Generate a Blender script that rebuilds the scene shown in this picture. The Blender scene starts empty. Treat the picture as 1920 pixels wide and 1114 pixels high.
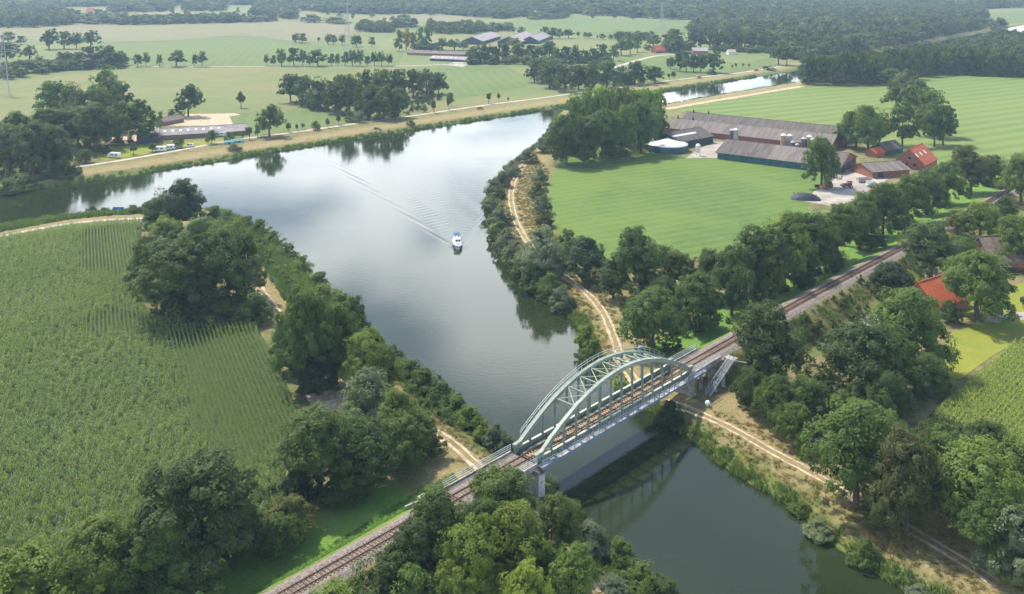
import bpy, math, random
import numpy as np
from mathutils import Vector, Matrix

random.seed(7)
rng = np.random.default_rng(7)
S = bpy.context.scene
COL = S.collection

# ------------------------------------------------------------------ camera, light, world
F, HC, YH = 1750.0, 97.0, -68.0          # focal length in photo pixels, camera height, horizon row of the photo
cam_d = bpy.data.cameras.new('camera')
cam = bpy.data.objects.new('camera', cam_d)
COL.objects.link(cam)
cam.location = (0, 0, HC)
cam.rotation_euler = (math.radians(90), 0, 0)
cam_d.sensor_width = 36
cam_d.lens = F / 1920 * 36
cam_d.shift_y = -(557 - YH) / 1920
cam_d.clip_start = 1
cam_d.clip_end = 30000
S.camera = cam

SUN_EL = math.radians(56)
SUN_ROT = math.atan2(-0.72, 0.69)         # measured from +Y towards +X
sv = Vector((math.sin(SUN_ROT) * math.cos(SUN_EL), math.cos(SUN_ROT) * math.cos(SUN_EL), math.sin(SUN_EL)))
sun_d = bpy.data.lights.new('sun', 'SUN')
sun_d.energy = 4.0
sun_d.angle = math.radians(1.5)
sun_d.color = (1.0, 0.91, 0.76)
sun = bpy.data.objects.new('sun', sun_d)
COL.objects.link(sun)
sun.location = (-200, 300, 400)
sun.rotation_euler = sv.to_track_quat('Z', 'Y').to_euler()

W = bpy.data.worlds.new('World')
S.world = W
W.use_nodes = True
wn, wl = W.node_tree.nodes, W.node_tree.links
wn.clear()
w_out = wn.new('ShaderNodeOutputWorld')
w_bg = wn.new('ShaderNodeBackground')
w_bg.inputs['Strength'].default_value = 0.15
w_sky = wn.new('ShaderNodeTexSky')
w_sky.sky_type = 'NISHITA'
w_sky.sun_disc = False
w_sky.sun_elevation = SUN_EL
w_sky.sun_rotation = SUN_ROT
w_sky.air_density = 1.0
w_sky.dust_density = 1.6
w_sky.ozone_density = 1.0
# broken cloud over the blue, the same all round the sky
w_co = wn.new('ShaderNodeTexCoord')
w_sep = wn.new('ShaderNodeSeparateXYZ')
w_add = wn.new('ShaderNodeMath'); w_add.operation = 'ADD'; w_add.inputs[1].default_value = 0.22
w_abs = wn.new('ShaderNodeMath'); w_abs.operation = 'MAXIMUM'; w_abs.inputs[1].default_value = 0.0
w_div = wn.new('ShaderNodeVectorMath'); w_div.operation = 'DIVIDE'
w_cmb = wn.new('ShaderNodeCombineXYZ')
wl.new(w_co.outputs['Generated'], w_sep.inputs[0])
wl.new(w_sep.outputs['Z'], w_abs.inputs[0])
wl.new(w_abs.outputs[0], w_add.inputs[0])
for k in range(3):
    wl.new(w_add.outputs[0], w_cmb.inputs[k])
wl.new(w_co.outputs['Generated'], w_div.inputs[0])
wl.new(w_cmb.outputs[0], w_div.inputs[1])
w_noise = wn.new('ShaderNodeTexNoise')
w_noise.inputs['Scale'].default_value = 2.1
w_noise.inputs['Detail'].default_value = 5
w_noise.inputs['Roughness'].default_value = 0.5
wl.new(w_div.outputs[0], w_noise.inputs['Vector'])
w_ramp = wn.new('ShaderNodeMapRange')
w_ramp.interpolation_type = 'SMOOTHSTEP'
w_ramp.inputs['From Min'].default_value = 0.44
w_ramp.inputs['From Max'].default_value = 0.62
w_ramp.inputs['To Max'].default_value = 0.75
# cloud banks close up towards the horizon
w_low = wn.new('ShaderNodeMapRange')
for _k, _x in zip(('From Min', 'From Max', 'To Min', 'To Max'), (0.17, 0.52, 0.11, -0.17)): w_low.inputs[_k].default_value = _x
wl.new(w_abs.outputs[0], w_low.inputs['Value'])
w_sum = wn.new('ShaderNodeMath'); w_sum.operation = 'ADD'
wl.new(w_noise.outputs['Fac'], w_sum.inputs[0]); wl.new(w_low.outputs[0], w_sum.inputs[1])
wl.new(w_sum.outputs[0], w_ramp.inputs['Value'])
w_mix = wn.new('ShaderNodeMix'); w_mix.data_type = 'RGBA'
w_mix.inputs[7].default_value = (16.5, 16.6, 16.6, 1)
wl.new(w_ramp.outputs[0], w_mix.inputs[0])
wl.new(w_sky.outputs[0], w_mix.inputs[6])
wl.new(w_mix.outputs[2], w_bg.inputs['Color'])
wl.new(w_bg.outputs[0], w_out.inputs['Surface'])

S.view_settings.view_transform = 'Standard'
S.view_settings.look = 'None'
S.view_settings.exposure = 0.74
S.view_settings.gamma = 1
S.view_settings.use_curve_mapping = False
S.render.engine = 'CYCLES'
S.cycles.use_denoising = True
S.cycles.max_bounces = 6
S.cycles.diffuse_bounces = 3
S.cycles.glossy_bounces = 2
S.cycles.transmission_bounces = 3
S.cycles.transparent_max_bounces = 4
S.cycles.volume_bounces = 0
S.cycles.caustics_reflective = False
S.cycles.caustics_refractive = False

# ------------------------------------------------------------------ helpers
def P(u, v, z=2.0):
    """ground point (at height z) that the photograph shows at pixel u, v"""
    y = F * (HC - z) / (v - YH)
    return np.array([(u - 960) * y / F, y, z])

def ppm(v, z=2.0):
    return (v - YH) / (HC - z)

def tag(o, label=None, cat=None, group=None, kind=None):
    if label: o['label'] = label
    if cat: o['category'] = cat
    if group: o['group'] = group
    if kind: o['kind'] = kind
    return o

def empty(name, loc=(0, 0, 0), rz=0.0, label=None, cat=None, group=None):
    o = bpy.data.objects.new(name, None)
    o.empty_display_size = 0.5
    o.location = loc
    o.rotation_euler = (0, 0, rz)
    COL.objects.link(o)
    return tag(o, label, cat, group)

def link(name, me, parent=None, loc=None, rz=None, sc=None):
    o = bpy.data.objects.new(name, me)
    COL.objects.link(o)
    if parent is not None: o.parent = parent
    if loc is not None: o.location = loc
    if rz is not None: o.rotation_euler = (0, 0, rz)
    if sc is not None: o.scale = sc
    return o

class MB:
    """collects boxes, beams, tubes and faces into one mesh"""
    def __init__(self):
        self.v, self.f, self.m = [], [], []
    def add(self, vs, fs, mi=0):
        n = len(self.v)
        self.v += [tuple(map(float, q)) for q in vs]
        self.f += [tuple(n + i for i in q) for q in fs]
        self.m += [mi] * len(fs)
        return self
    def box(self, c, s, rz=0.0, mi=0, taper=1.0):
        x, y, z = s[0] / 2, s[1] / 2, s[2] / 2
        cs, sn = math.cos(rz), math.sin(rz)
        vs = []
        for (a, b, d) in ((-1, -1, -1), (1, -1, -1), (1, 1, -1), (-1, 1, -1), (-1, -1, 1), (1, -1, 1), (1, 1, 1), (-1, 1, 1)):
            t = taper if d > 0 else 1.0
            px, py = a * x * t, b * y * t
            vs.append((c[0] + px * cs - py * sn, c[1] + px * sn + py * cs, c[2] + d * z))
        return self.add(vs, [(0, 3, 2, 1), (4, 5, 6, 7), (0, 1, 5, 4), (1, 2, 6, 5), (2, 3, 7, 6), (3, 0, 4, 7)], mi)
    def beam(self, a, b, w, h, mi=0, up=(0, 0, 1)):
        a, b, up = Vector(a), Vector(b), Vector(up)
        d = (b - a).normalized()
        s = d.cross(up)
        if s.length < 1e-3: s = d.cross(Vector((1, 0, 0)))
        s.normalize()
        t = s.cross(d)
        vs = []
        for q in (a, b):
            for (i, j) in ((-1, -1), (1, -1), (1, 1), (-1, 1)):
                vs.append(q + s * (i * w / 2) + t * (j * h / 2))
        return self.add(vs, [(0, 1, 2, 3), (7, 6, 5, 4), (0, 4, 5, 1), (1, 5, 6, 2), (2, 6, 7, 3), (3, 7, 4, 0)], mi)
    def tube(self, a, b, r0, r1=None, n=8, mi=0, caps=True):
        r1 = r0 if r1 is None else r1
        a, b = Vector(a), Vector(b)
        d = (b - a).normalized()
        s = d.cross(Vector((0, 0, 1)))
        if s.length < 1e-3: s = Vector((1, 0, 0))
        s.normalize()
        t = d.cross(s)
        vs = []
        for q, r in ((a, r0), (b, r1)):
            for k in range(n):
                an = 2 * math.pi * k / n
                vs.append(q + s * (r * math.cos(an)) + t * (r * math.sin(an)))
        fs = [(k, (k + 1) % n, n + (k + 1) % n, n + k) for k in range(n)]
        if caps: fs += [tuple(range(n - 1, -1, -1)), tuple(range(n, 2 * n))]
        return self.add(vs, fs, mi)
    def lathe(self, prof, c=(0, 0, 0), n=16, mi=0):
        vs, fs = [], []
        for (r, z) in prof:
            for k in range(n):
                an = 2 * math.pi * k / n
                vs.append((c[0] + r * math.cos(an), c[1] + r * math.sin(an), c[2] + z))
        for i in range(len(prof) - 1):
            for k in range(n):
                fs.append((i * n + k, i * n + (k + 1) % n, (i + 1) * n + (k + 1) % n, (i + 1) * n + k))
        fs.append(tuple(range(n - 1, -1, -1)))
        fs.append(tuple((len(prof) - 1) * n + k for k in range(n)))
        return self.add(vs, fs, mi)
    def mesh(self, name, mats, smooth=False):
        me = bpy.data.meshes.new(name)
        me.from_pydata(self.v, [], self.f)
        for m in (mats if isinstance(mats, (list, tuple)) else [mats]): me.materials.append(m)
        if len(me.materials) > 1: me.polygons.foreach_set('material_index', self.m)
        if smooth: me.polygons.foreach_set('use_smooth', [True] * len(self.f))
        me.update()
        return me
    def build(self, name, mats, parent=None, smooth=False, **k):
        return link(name, self.mesh(name, mats, smooth), parent, **k)

# ------------------------------------------------------------------ materials
class NT:
    def __init__(self, m):
        m.use_nodes = True
        self.nt = m.node_tree
        self.n, self.l = self.nt.nodes, self.nt.links
        self.n.clear()
        self.out = self.n.new('ShaderNodeOutputMaterial')
    def new(self, t, **k):
        q = self.n.new(t)
        for a, b in k.items(): setattr(q, a, b)
        return q
    def link(self, a, b): self.l.new(a, b)
    def noise(self, vec, scale, detail=4, rough=0.55, dist=0.0):
        q = self.new('ShaderNodeTexNoise')
        q.inputs['Scale'].default_value = scale
        q.inputs['Detail'].default_value = detail
        q.inputs['Roughness'].default_value = rough
        q.inputs['Distortion'].default_value = dist
        if vec is not None: self.link(vec, q.inputs['Vector'])
        return q.outputs['Fac']
    def mix(self, fac, a, b, mode='MIX'):
        q = self.new('ShaderNodeMix', data_type='RGBA', blend_type=mode)
        for i, x in ((0, fac), (6, a), (7, b)):
            if isinstance(x, bpy.types.NodeSocket): self.link(x, q.inputs[i])
            elif i == 0: q.inputs[0].default_value = x
            else: q.inputs[i].default_value = (*x, 1)
        return q.outputs[2]
    def math(self, op, a, b=0.0, c=0.0, clamp=False):
        q = self.new('ShaderNodeMath', operation=op, use_clamp=clamp)
        for i, x in enumerate((a, b, c)):
            if isinstance(x, bpy.types.NodeSocket): self.link(x, q.inputs[i])
            else: q.inputs[i].default_value = x
        return q.outputs[0]
    def rng(self, v, a, b, c=0.0, d=1.0, smooth=True):
        q = self.new('ShaderNodeMapRange')
        if smooth: q.interpolation_type = 'SMOOTHSTEP'
        self.link(v, q.inputs['Value'])
        for k, x in zip(('From Min', 'From Max', 'To Min', 'To Max'), (a, b, c, d)): q.inputs[k].default_value = x
        return q.outputs[0]
    def pos(self):
        return self.new('ShaderNodeNewGeometry').outputs['Position']
    def mapping(self, vec, scale=(1, 1, 1), rz=0.0):
        q = self.new('ShaderNodeMapping')
        q.inputs['Scale'].default_value = scale
        q.inputs['Rotation'].default_value = (0, 0, rz)
        self.link(vec, q.inputs['Vector'])
        return q.outputs[0]
    def bump(self, h, strength=0.3, dist=0.1):
        q = self.new('ShaderNodeBump')
        q.inputs['Strength'].default_value = strength
        q.inputs['Distance'].default_value = dist
        self.link(h, q.inputs['Height'])
        return q.outputs[0]
    def principled(self, col, rough=0.8, normal=None, metal=0.0, spec=0.3):
        q = self.new('ShaderNodeBsdfPrincipled')
        if isinstance(col, bpy.types.NodeSocket): self.link(col, q.inputs['Base Color'])
        else: q.inputs['Base Color'].default_value = (*col, 1)
        if isinstance(rough, bpy.types.NodeSocket): self.link(rough, q.inputs['Roughness'])
        else: q.inputs['Roughness'].default_value = rough
        q.inputs['Metallic'].default_value = metal
        q.inputs['Specular IOR Level'].default_value = spec
        if normal is not None: self.link(normal, q.inputs['Normal'])
        self.link(q.outputs[0], self.out.inputs['Surface'])
        return q

def mat(name, col, rough=0.75, var=0.25, scale=1.5, dark=None, bump=0.0, metal=0.0, spec=0.3, stretch=None, obj=False):
    m = bpy.data.materials.new(name)
    t = NT(m)
    vec = t.new('ShaderNodeTexCoord').outputs['Object'] if obj else t.pos()
    if stretch: vec = t.mapping(vec, stretch)
    n1 = t.noise(vec, scale, 5, 0.65)
    dk = dark or tuple(c * (1 - var) for c in col)
    lt = tuple(min(1, c * (1 + var * 0.45)) for c in col)
    c = t.mix(t.rng(n1, 0.3, 0.7), dk, lt)
    nb = t.bump(t.noise(vec, scale * 6, 3), bump, 0.05) if bump else None
    t.principled(c, rough, nb, metal, spec)
    return m

def field_mat(name, cols, s1=0.012, s2=0.25, stripes=None, fine=2.0, bump=0.35):
    """grassland: broad patches, fine mottling, optional mowing stripes (rotation, width m, strength, curve)"""
    m = bpy.data.materials.new(name)
    t = NT(m)
    p = t.pos()
    a = t.rng(t.noise(p, s1, 4, 0.6, 0.4), 0.35, 0.65)
    b = t.rng(t.noise(p, s2, 5, 0.7), 0.3, 0.72)
    f = t.rng(t.noise(p, fine, 3, 0.7), 0.25, 0.75)
    c = t.mix(a, cols[0], cols[1])
    c = t.mix(t.math('MULTIPLY', b, 0.55), c, cols[2])
    c = t.mix(0.35, c, t.mix(f, (0.35, 0.35, 0.35), (1, 1, 1)), 'MULTIPLY')
    if stripes:
        for (rz, wid, amt, dist) in stripes:
            w = t.new('ShaderNodeTexWave', wave_type='BANDS', bands_direction='X', wave_profile='SIN')
            w.inputs['Scale'].default_value = 0.314 / wid
            w.inputs['Distortion'].default_value = dist
            w.inputs['Detail'].default_value = 2
            w.inputs['Detail Scale'].default_value = 0.15
            t.link(t.mapping(p, (1, 1, 1), rz), w.inputs['Vector'])
            c = t.mix(t.math('MULTIPLY', w.outputs['Fac'], amt), c, cols[3])
    t.principled(c, 0.9, t.bump(t.noise(p, 1.2, 4, 0.7), bump, 0.3), spec=0.12)
    return m

def leaf_mat(name, base, trans=0.3, var=0.35, broad=0.0, rnd=0.3, lift=(1.32, 1.12, 0.8)):
    """foliage: the tint of the single tree comes from its object colour"""
    m = bpy.data.materials.new(name)
    t = NT(m)
    oi = t.new('ShaderNodeObjectInfo')
    p = t.pos()
    n0 = t.rng(t.noise(p, 0.03, 3, 0.6, 0.5), 0.35, 0.65)
    n1 = t.rng(t.noise(p, 0.55, 3, 0.6), 0.3, 0.7)
    n2 = t.rng(t.noise(p, 3.5, 2, 0.7), 0.3, 0.7)
    c = t.mix(0.5, base, base)
    c = t.mix(1.0, oi.outputs['Color'], c, 'MULTIPLY')
    c = t.mix(t.math('MULTIPLY', n1, var), c, t.mix(1.0, c, (1.6, 1.25, 0.75), 'MULTIPLY'))
    c = t.mix(t.math('MULTIPLY', n2, 0.5), c, t.mix(1.0, c, (0.55, 0.62, 0.6), 'MULTIPLY'))
    c = t.mix(t.math('MULTIPLY', n0, broad), c, t.mix(1.0, c, (0.72, 0.82, 0.8), 'MULTIPLY'))
    r = t.math('MULTIPLY', oi.outputs['Random'], rnd)
    c = t.mix(r, c, t.mix(1.0, c, lift, 'MULTIPLY'))
    d = t.new('ShaderNodeBsdfPrincipled')
    d.inputs['Roughness'].default_value = 0.6
    d.inputs['Specular IOR Level'].default_value = 0.25
    t.link(c, d.inputs['Base Color'])
    tr = t.new('ShaderNodeBsdfTranslucent')
    t.link(t.mix(1.0, c, (1.25, 1.35, 0.6), 'MULTIPLY'), tr.inputs['Color'])
    ms = t.new('ShaderNodeMixShader')
    ms.inputs[0].default_value = trans
    t.link(d.outputs[0], ms.inputs[1])
    t.link(tr.outputs[0], ms.inputs[2])
    t.link(ms.outputs[0], t.out.inputs['Surface'])
    return m

M = {}
M['leaf'] = leaf_mat('tree_leaves', (1, 1, 1), 0.43)
M['far_leaf'] = leaf_mat('far_tree_leaves', (0.062, 0.098, 0.034), 0.3, 0.4, 0.4, 1.0, (2.2, 1.8, 1.2))
M['reed'] = leaf_mat('reed_leaves', (0.135, 0.21, 0.065), 0.3, 0.4)
M['greentuft'] = leaf_mat('slope_grass_tuft', (0.12, 0.25, 0.04), 0.35, 0.4)
M['brush'] = leaf_mat('undergrowth_leaves', (0.075, 0.115, 0.036), 0.3, 0.5)
M['tuft'] = leaf_mat('grass_tuft', (0.13, 0.15, 0.045), 0.3, 0.8)
M['drytuft'] = leaf_mat('dry_grass_tuft', (0.24, 0.20, 0.09), 0.3, 0.5)
M['maize'] = leaf_mat('maize_leaves', (0.175, 0.275, 0.085), 0.35, 0.4, 0.8, 0.25)
M['maize_lit'] = leaf_mat('lit_maize_leaves', (0.31, 0.42, 0.075), 0.35, 0.4)  # sunlit look put into a brighter leaf colour than the other maize
M['tassel'] = leaf_mat('maize_tassels', (0.30, 0.33, 0.19), 0.3, 0.3)
M['bark'] = mat('bark', (0.11, 0.085, 0.06), 0.9, 0.5, 1.5, stretch=(4, 4, 0.7), obj=True)
M['birch'] = mat('birch_bark', (0.55, 0.52, 0.46), 0.8, 0.5, 1.0, obj=True)
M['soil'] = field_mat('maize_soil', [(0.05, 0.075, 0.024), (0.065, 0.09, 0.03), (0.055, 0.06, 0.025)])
M['meadow'] = field_mat('farm_meadow_grass', [(0.060, 0.135, 0.030), (0.115, 0.195, 0.034), (0.15, 0.185, 0.055), (0.14, 0.205, 0.05)], 0.02, 0.2, stripes=[(math.radians(62), 5.5, 0.35, 2.5), (math.radians(52), 2.4, 0.08, 3.5)])
M['meadow2'] = field_mat('striped_meadow_grass', [(0.10, 0.18, 0.04), (0.13, 0.2, 0.046), (0.17, 0.205, 0.07), (0.2, 0.25, 0.08)], stripes=[(math.radians(61), 13.0, 0.5, 2.2), (math.radians(61), 2.9, 0.06, 2.5)])
M['lawn'] = field_mat('garden_lawn', [(0.19, 0.23, 0.03), (0.26, 0.26, 0.045), (0.15, 0.22, 0.03)], 0.06)
M['green_field'] = field_mat('green_field_grass', [(0.095, 0.16, 0.045), (0.125, 0.18, 0.055), (0.16, 0.18, 0.07), (0.165, 0.2, 0.08)], 0.006, 0.05, stripes=[(math.radians(-10), 9, 0.25, 1.0)], fine=0.4)
M['dry_field'] = field_mat('stubble_grass', [(0.185, 0.19, 0.075), (0.115, 0.17, 0.055), (0.24, 0.205, 0.10), (0.16, 0.18, 0.065)], 0.01, 0.06, stripes=[(math.radians(28), 6, 0.35, 1.5), (math.radians(-70), 13, 0.25, 1.0)], fine=0.5)
M['pale_field'] = field_mat('pale_crop_field', [(0.20, 0.185, 0.10), (0.165, 0.18, 0.083), (0.23, 0.2, 0.12), (0.215, 0.2, 0.105)], 0.005, 0.04, stripes=[(math.radians(80), 14, 0.4, 1.0)], fine=0.3)
M['sand'] = mat('sandy_track', (0.46, 0.37, 0.26), 0.95, 0.4, 0.8, dark=(0.27, 0.21, 0.13), bump=0.3)
M['road'] = mat('pale_gravel_road', (0.42, 0.38, 0.31), 0.95, 0.3, 0.25)
M['concrete_yard'] = mat('yard_concrete', (0.35, 0.32, 0.28), 0.9, 0.35, 0.12)
M['ballast'] = mat('ballast_stone', (0.215, 0.185, 0.16), 0.95, 0.55, 2.2, dark=(0.10, 0.085, 0.075), bump=0.8)
M['rail'] = mat('rail_rust', (0.075, 0.05, 0.042), 0.6, 0.4, 2.0, spec=0.4)
M['sleeper'] = mat('sleeper_wood', (0.20, 0.12, 0.075), 0.9, 0.5, 1.6, dark=(0.09, 0.06, 0.045))
M['deckboard'] = mat('bridge_timber', (0.29, 0.215, 0.135), 0.85, 0.5, 1.3, dark=(0.16, 0.10, 0.07))
M['bridge'] = mat('pale_green_bridge_paint', (0.36, 0.425, 0.365), 0.5, 0.28, 0.7, dark=(0.22, 0.265, 0.225))
def painted_steel(name, col, dark, rust=(0.16, 0.085, 0.045)):
    m = bpy.data.materials.new(name); t = NT(m); p = t.pos()
    c = t.mix(t.rng(t.noise(p, 0.6, 4, 0.6), 0.3, 0.7), dark, col)
    st = t.noise(t.mapping(p, (2.2, 2.2, 0.35)), 1.6, 5, 0.7)
    c = t.mix(t.math('MULTIPLY', t.rng(st, 0.52, 0.72), 0.55), c, tuple(x * 0.55 for x in dark))
    c = t.mix(t.math('MULTIPLY', t.rng(t.noise(p, 2.6, 5, 0.75), 0.60, 0.70), 0.8), c, rust)
    t.principled(c, 0.55, spec=0.35)
    return m
M['bridge'] = painted_steel('pale_green_bridge_paint', (0.30, 0.36, 0.305), (0.20, 0.245, 0.205))
M['bridge_top'] = mat('cream_flange', (0.50, 0.51, 0.42), 0.6, 0.3, 1.2)  # paler cream tone for the girder top flanges
M['steel_dark'] = mat('dark_green_steel', (0.12, 0.16, 0.14), 0.6, 0.4, 1.2)
M['rail_blue'] = mat('blue_railing_paint', (0.19, 0.27, 0.40), 0.5, 0.25, 1.5)
M['rail_grey'] = mat('galvanised_railing', (0.42, 0.46, 0.48), 0.45, 0.2, 2.0)
M['concrete'] = mat('weathered_concrete', (0.36, 0.35, 0.33), 0.9, 0.45, 0.9, dark=(0.18, 0.175, 0.16), bump=0.3)
M['white_pier'] = mat('white_painted_concrete', (0.62, 0.62, 0.62), 0.8, 0.2, 0.9)
M['black'] = mat('black_marking', (0.03, 0.03, 0.035), 0.6, 0.2)
M['white'] = mat('white_paint', (0.74, 0.75, 0.75), 0.35, 0.08, 1.2, spec=0.5)
M['navy'] = mat('blue_canvas', (0.045, 0.12, 0.30), 0.8, 0.25, 3)
M['glass'] = mat('dark_glass', (0.03, 0.04, 0.055), 0.12, 0.2, 0.5, spec=0.6)
M['roof'] = mat('dark_fibre_cement_roof', (0.115, 0.098, 0.09), 0.85, 0.35, 0.8, dark=(0.068, 0.058, 0.054), bump=0.25, stretch=(1.5, 0.10, 0.10), obj=True)
M['roof2'] = mat('weathered_grey_roof', (0.165, 0.143, 0.13), 0.85, 0.4, 0.8, dark=(0.10, 0.086, 0.078), bump=0.25, stretch=(1.5, 0.10, 0.10), obj=True)
M['roof3'] = mat('pale_grey_roof', (0.30, 0.275, 0.275), 0.85, 0.25, 0.3)
M['tile_red'] = mat('red_roof_tiles', (0.44, 0.105, 0.05), 0.8, 0.35, 1.2, dark=(0.30, 0.075, 0.04), bump=0.3)
M['tile_orange'] = mat('orange_roof_tiles', (0.52, 0.125, 0.045), 0.8, 0.3, 1.5, dark=(0.38, 0.085, 0.035), bump=0.3)
M['brick'] = mat('red_brick', (0.29, 0.12, 0.085), 0.9, 0.3, 1.4, bump=0.2)
M['thatch'] = mat('brown_thatch', (0.20, 0.155, 0.125), 0.95, 0.35, 0.8, bump=0.4)
M['dark_clad'] = mat('dark_blue_cladding', (0.035, 0.055, 0.075), 0.7, 0.3, 0.4)
M['green_clad'] = mat('blue_green_cladding', (0.03, 0.105, 0.125), 0.6, 0.3, 0.5, stretch=(1, 1, 0.2))
M['tan'] = mat('tan_silo_polyester', (0.36, 0.27, 0.17), 0.5, 0.25, 0.7)
M['greysilo'] = mat('grey_silo_metal', (0.33, 0.33, 0.33), 0.45, 0.25, 0.7)
M['darksilo'] = mat('dark_silo', (0.10, 0.09, 0.095), 0.5, 0.3, 0.7)
M['redpaint'] = mat('red_machine_paint', (0.42, 0.035, 0.03), 0.45, 0.3, 2.0)
M['orange'] = mat('orange_machine_paint', (0.55, 0.16, 0.04), 0.45, 0.25, 2.0)
M['tyre'] = mat('tyre_rubber', (0.025, 0.025, 0.027), 0.85, 0.3, 3.0)
M['tarp'] = mat('black_silage_tarpaulin', (0.022, 0.027, 0.038), 0.5, 0.4, 0.8, bump=0.5)
M['turq'] = mat('turquoise_tent_cloth', (0.14, 0.32, 0.30), 0.8, 0.2, 2.0)
M['canvas'] = mat('white_canvas', (0.66, 0.66, 0.64), 0.85, 0.12, 0.5)
M['wood'] = mat('grey_timber', (0.20, 0.15, 0.11), 0.9, 0.35, 1.5)
M['signblue'] = mat('blue_sign_enamel', (0.03, 0.20, 0.62), 0.4, 0.15, 2.0)
M['steel'] = mat('pylon_steel', (0.36, 0.38, 0.40), 0.6, 0.2, 0.4)
# ------------------------------------------------------------------ terrain
D = np.array([0.6866, 0.7269]); N = np.array([-0.7269, 0.6866])      # along the railway, across it (away from the viewer)
CB = np.array([20.0, 188.6])                                          # middle of the bridge
RZ = math.atan2(D[1], D[0])
def BR(s, n, z):                                                      # bridge coordinates -> world
    return (CB[0] + D[0] * s + N[0] * n, CB[1] + D[1] * s + N[1] * n, z)

WATER_PX = [(-420, 431), (0, 366), (230, 331), (540, 281), (790, 242), (1050, 202), (1250, 171), (1420, 144), (1490, 133),
            (1560, 116), (1700, 88), (1870, 57), (1960, 39), (2100, 10), (2100, 26), (1960, 53), (1880, 69), (1750, 102), (1600, 136), (1505, 154), (1350, 179),
            (1245, 198), (1120, 216), (1046, 208), (1030, 238), (1012, 268), (985, 285), (960, 305), (938, 325), (916, 352), (907, 385), (911, 418),
            (925, 450), (945, 490), (985, 540), (1030, 575), (1068, 598), (1088, 625), (1095, 670), (1118, 705), (1165, 740), (1222, 772), (1280, 812),
            (1340, 862), (1420, 915), (1500, 968), (1560, 1022), (1640, 1078), (1720, 1125), (2050, 1330), (1500, 1340),
            (1270, 1175), (1190, 1110), (1135, 1058), (1090, 1003), (1064, 955), (1030, 905), (975, 868), (915, 838), (865, 800), (815, 760), (750, 705), (695, 640), (645, 590), (605, 555), (555, 500),
            (505, 448), (455, 412), (410, 396), (350, 393), (280, 394), (170, 402), (80, 412), (0, 425), (-420, 480)]
WATER = np.array([P(u, v, 0)[:2] for u, v in WATER_PX])

def seg_dist(x, y, pts, closed=True):
    d = np.full(x.shape, 1e9)
    n = len(pts)
    for i in range(n if closed else n - 1):
        ax, ay = pts[i]; bx, by = pts[(i + 1) % n]
        ex, ey = bx - ax, by - ay
        t = np.clip(((x - ax) * ex + (y - ay) * ey) / (ex * ex + ey * ey + 1e-9), 0, 1)
        d = np.minimum(d, (x - ax - t * ex) ** 2 + (y - ay - t * ey) ** 2)
    return np.sqrt(d)

def inside(x, y, pts):
    r = np.zeros(x.shape, bool)
    n = len(pts)
    for i in range(n):
        ax, ay = pts[i]; bx, by = pts[(i + 1) % n]
        if ay == by: continue
        c = ((ay > y) != (by > y)) & (x < (bx - ax) * (y - ay) / (by - ay) + ax)
        r ^= c
    return r

def wob(x, y):
    return 0.6 * np.sin(x * 0.21 + 1.3 * np.sin(y * 0.13)) + 0.45 * np.sin(y * 0.37 + x * 0.11) + 0.3 * np.sin(x * 0.71 - y * 0.53)

def wdist(x, y):
    d = seg_dist(x, y, WATER)
    return np.where(inside(x, y, WATER), -d, d) + 0.55 * wob(x, y)

def smooth(t):
    t = np.clip(t, 0, 1)
    return t * t * (3 - 2 * t)

def terrain(x, y, dw=None):
    x = np.asarray(x, float); y = np.asarray(y, float)
    if dw is None: dw = wdist(x, y)
    z = np.where(dw < 0, np.maximum(-1.6, dw * 0.55), 0.0 + 2.0 * smooth(dw / 6.5) ** 0.8)
    s = (x - CB[0]) * D[0] + (y - CB[1]) * D[1]
    n = (x - CB[0]) * N[0] + (y - CB[1]) * N[1]
    top = np.where(s > 80, np.maximum(3.4, 6.55 - (s - 80) * 0.018), 6.55)
    gap = np.minimum(smooth((s - 37.5) / 2.5), 1) * (s > 0) + np.minimum(smooth((-44.0 - s) / 2.5), 1) * (s <= 0)
    emb = 2 + (top - 2) * np.clip((10.0 - np.abs(n)) / 6.6, 0, 1) * gap
    return np.maximum(z, np.where(emb > 2.001, emb, -9))

def gz(x, y):
    return float(terrain(np.array([x]), np.array([y]))[0])

def axis(segs, lo, hi, grow, cap):
    a = [segs[0][0]]
    for (s0, s1, st) in segs:
        k = max(1, int(round((s1 - s0) / st)))
        a += list(np.linspace(s0, s1, k + 1)[1:])
    st = segs[-1][2]
    while a[-1] < hi:
        st = min(st * grow, cap); a.append(a[-1] + st)
    b, st = [], segs[0][2]
    q = a[0]
    while q > lo:
        st = min(st * grow, cap); q -= st; b.append(q)
    return np.array(b[::-1] + a)

def grid(name, xs, ys, zf, m, smooth_shade=True):
    X, Y = np.meshgrid(xs, ys)
    x, y = X.ravel(), Y.ravel()
    z = zf(x, y)
    nx, ny = len(xs), len(ys)
    idx = np.arange(nx * ny).reshape(ny, nx)
    q = np.stack([idx[:-1, :-1], idx[:-1, 1:], idx[1:, 1:], idx[1:, :-1]], -1).reshape(-1, 4)
    me = bpy.data.meshes.new(name)
    me.from_pydata(np.stack([x, y, z], 1).tolist(), [], q.tolist())
    me.polygons.foreach_set('use_smooth', [smooth_shade] * len(q))
    me.materials.append(m)
    me.update()
    return me, x, y, z

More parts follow.
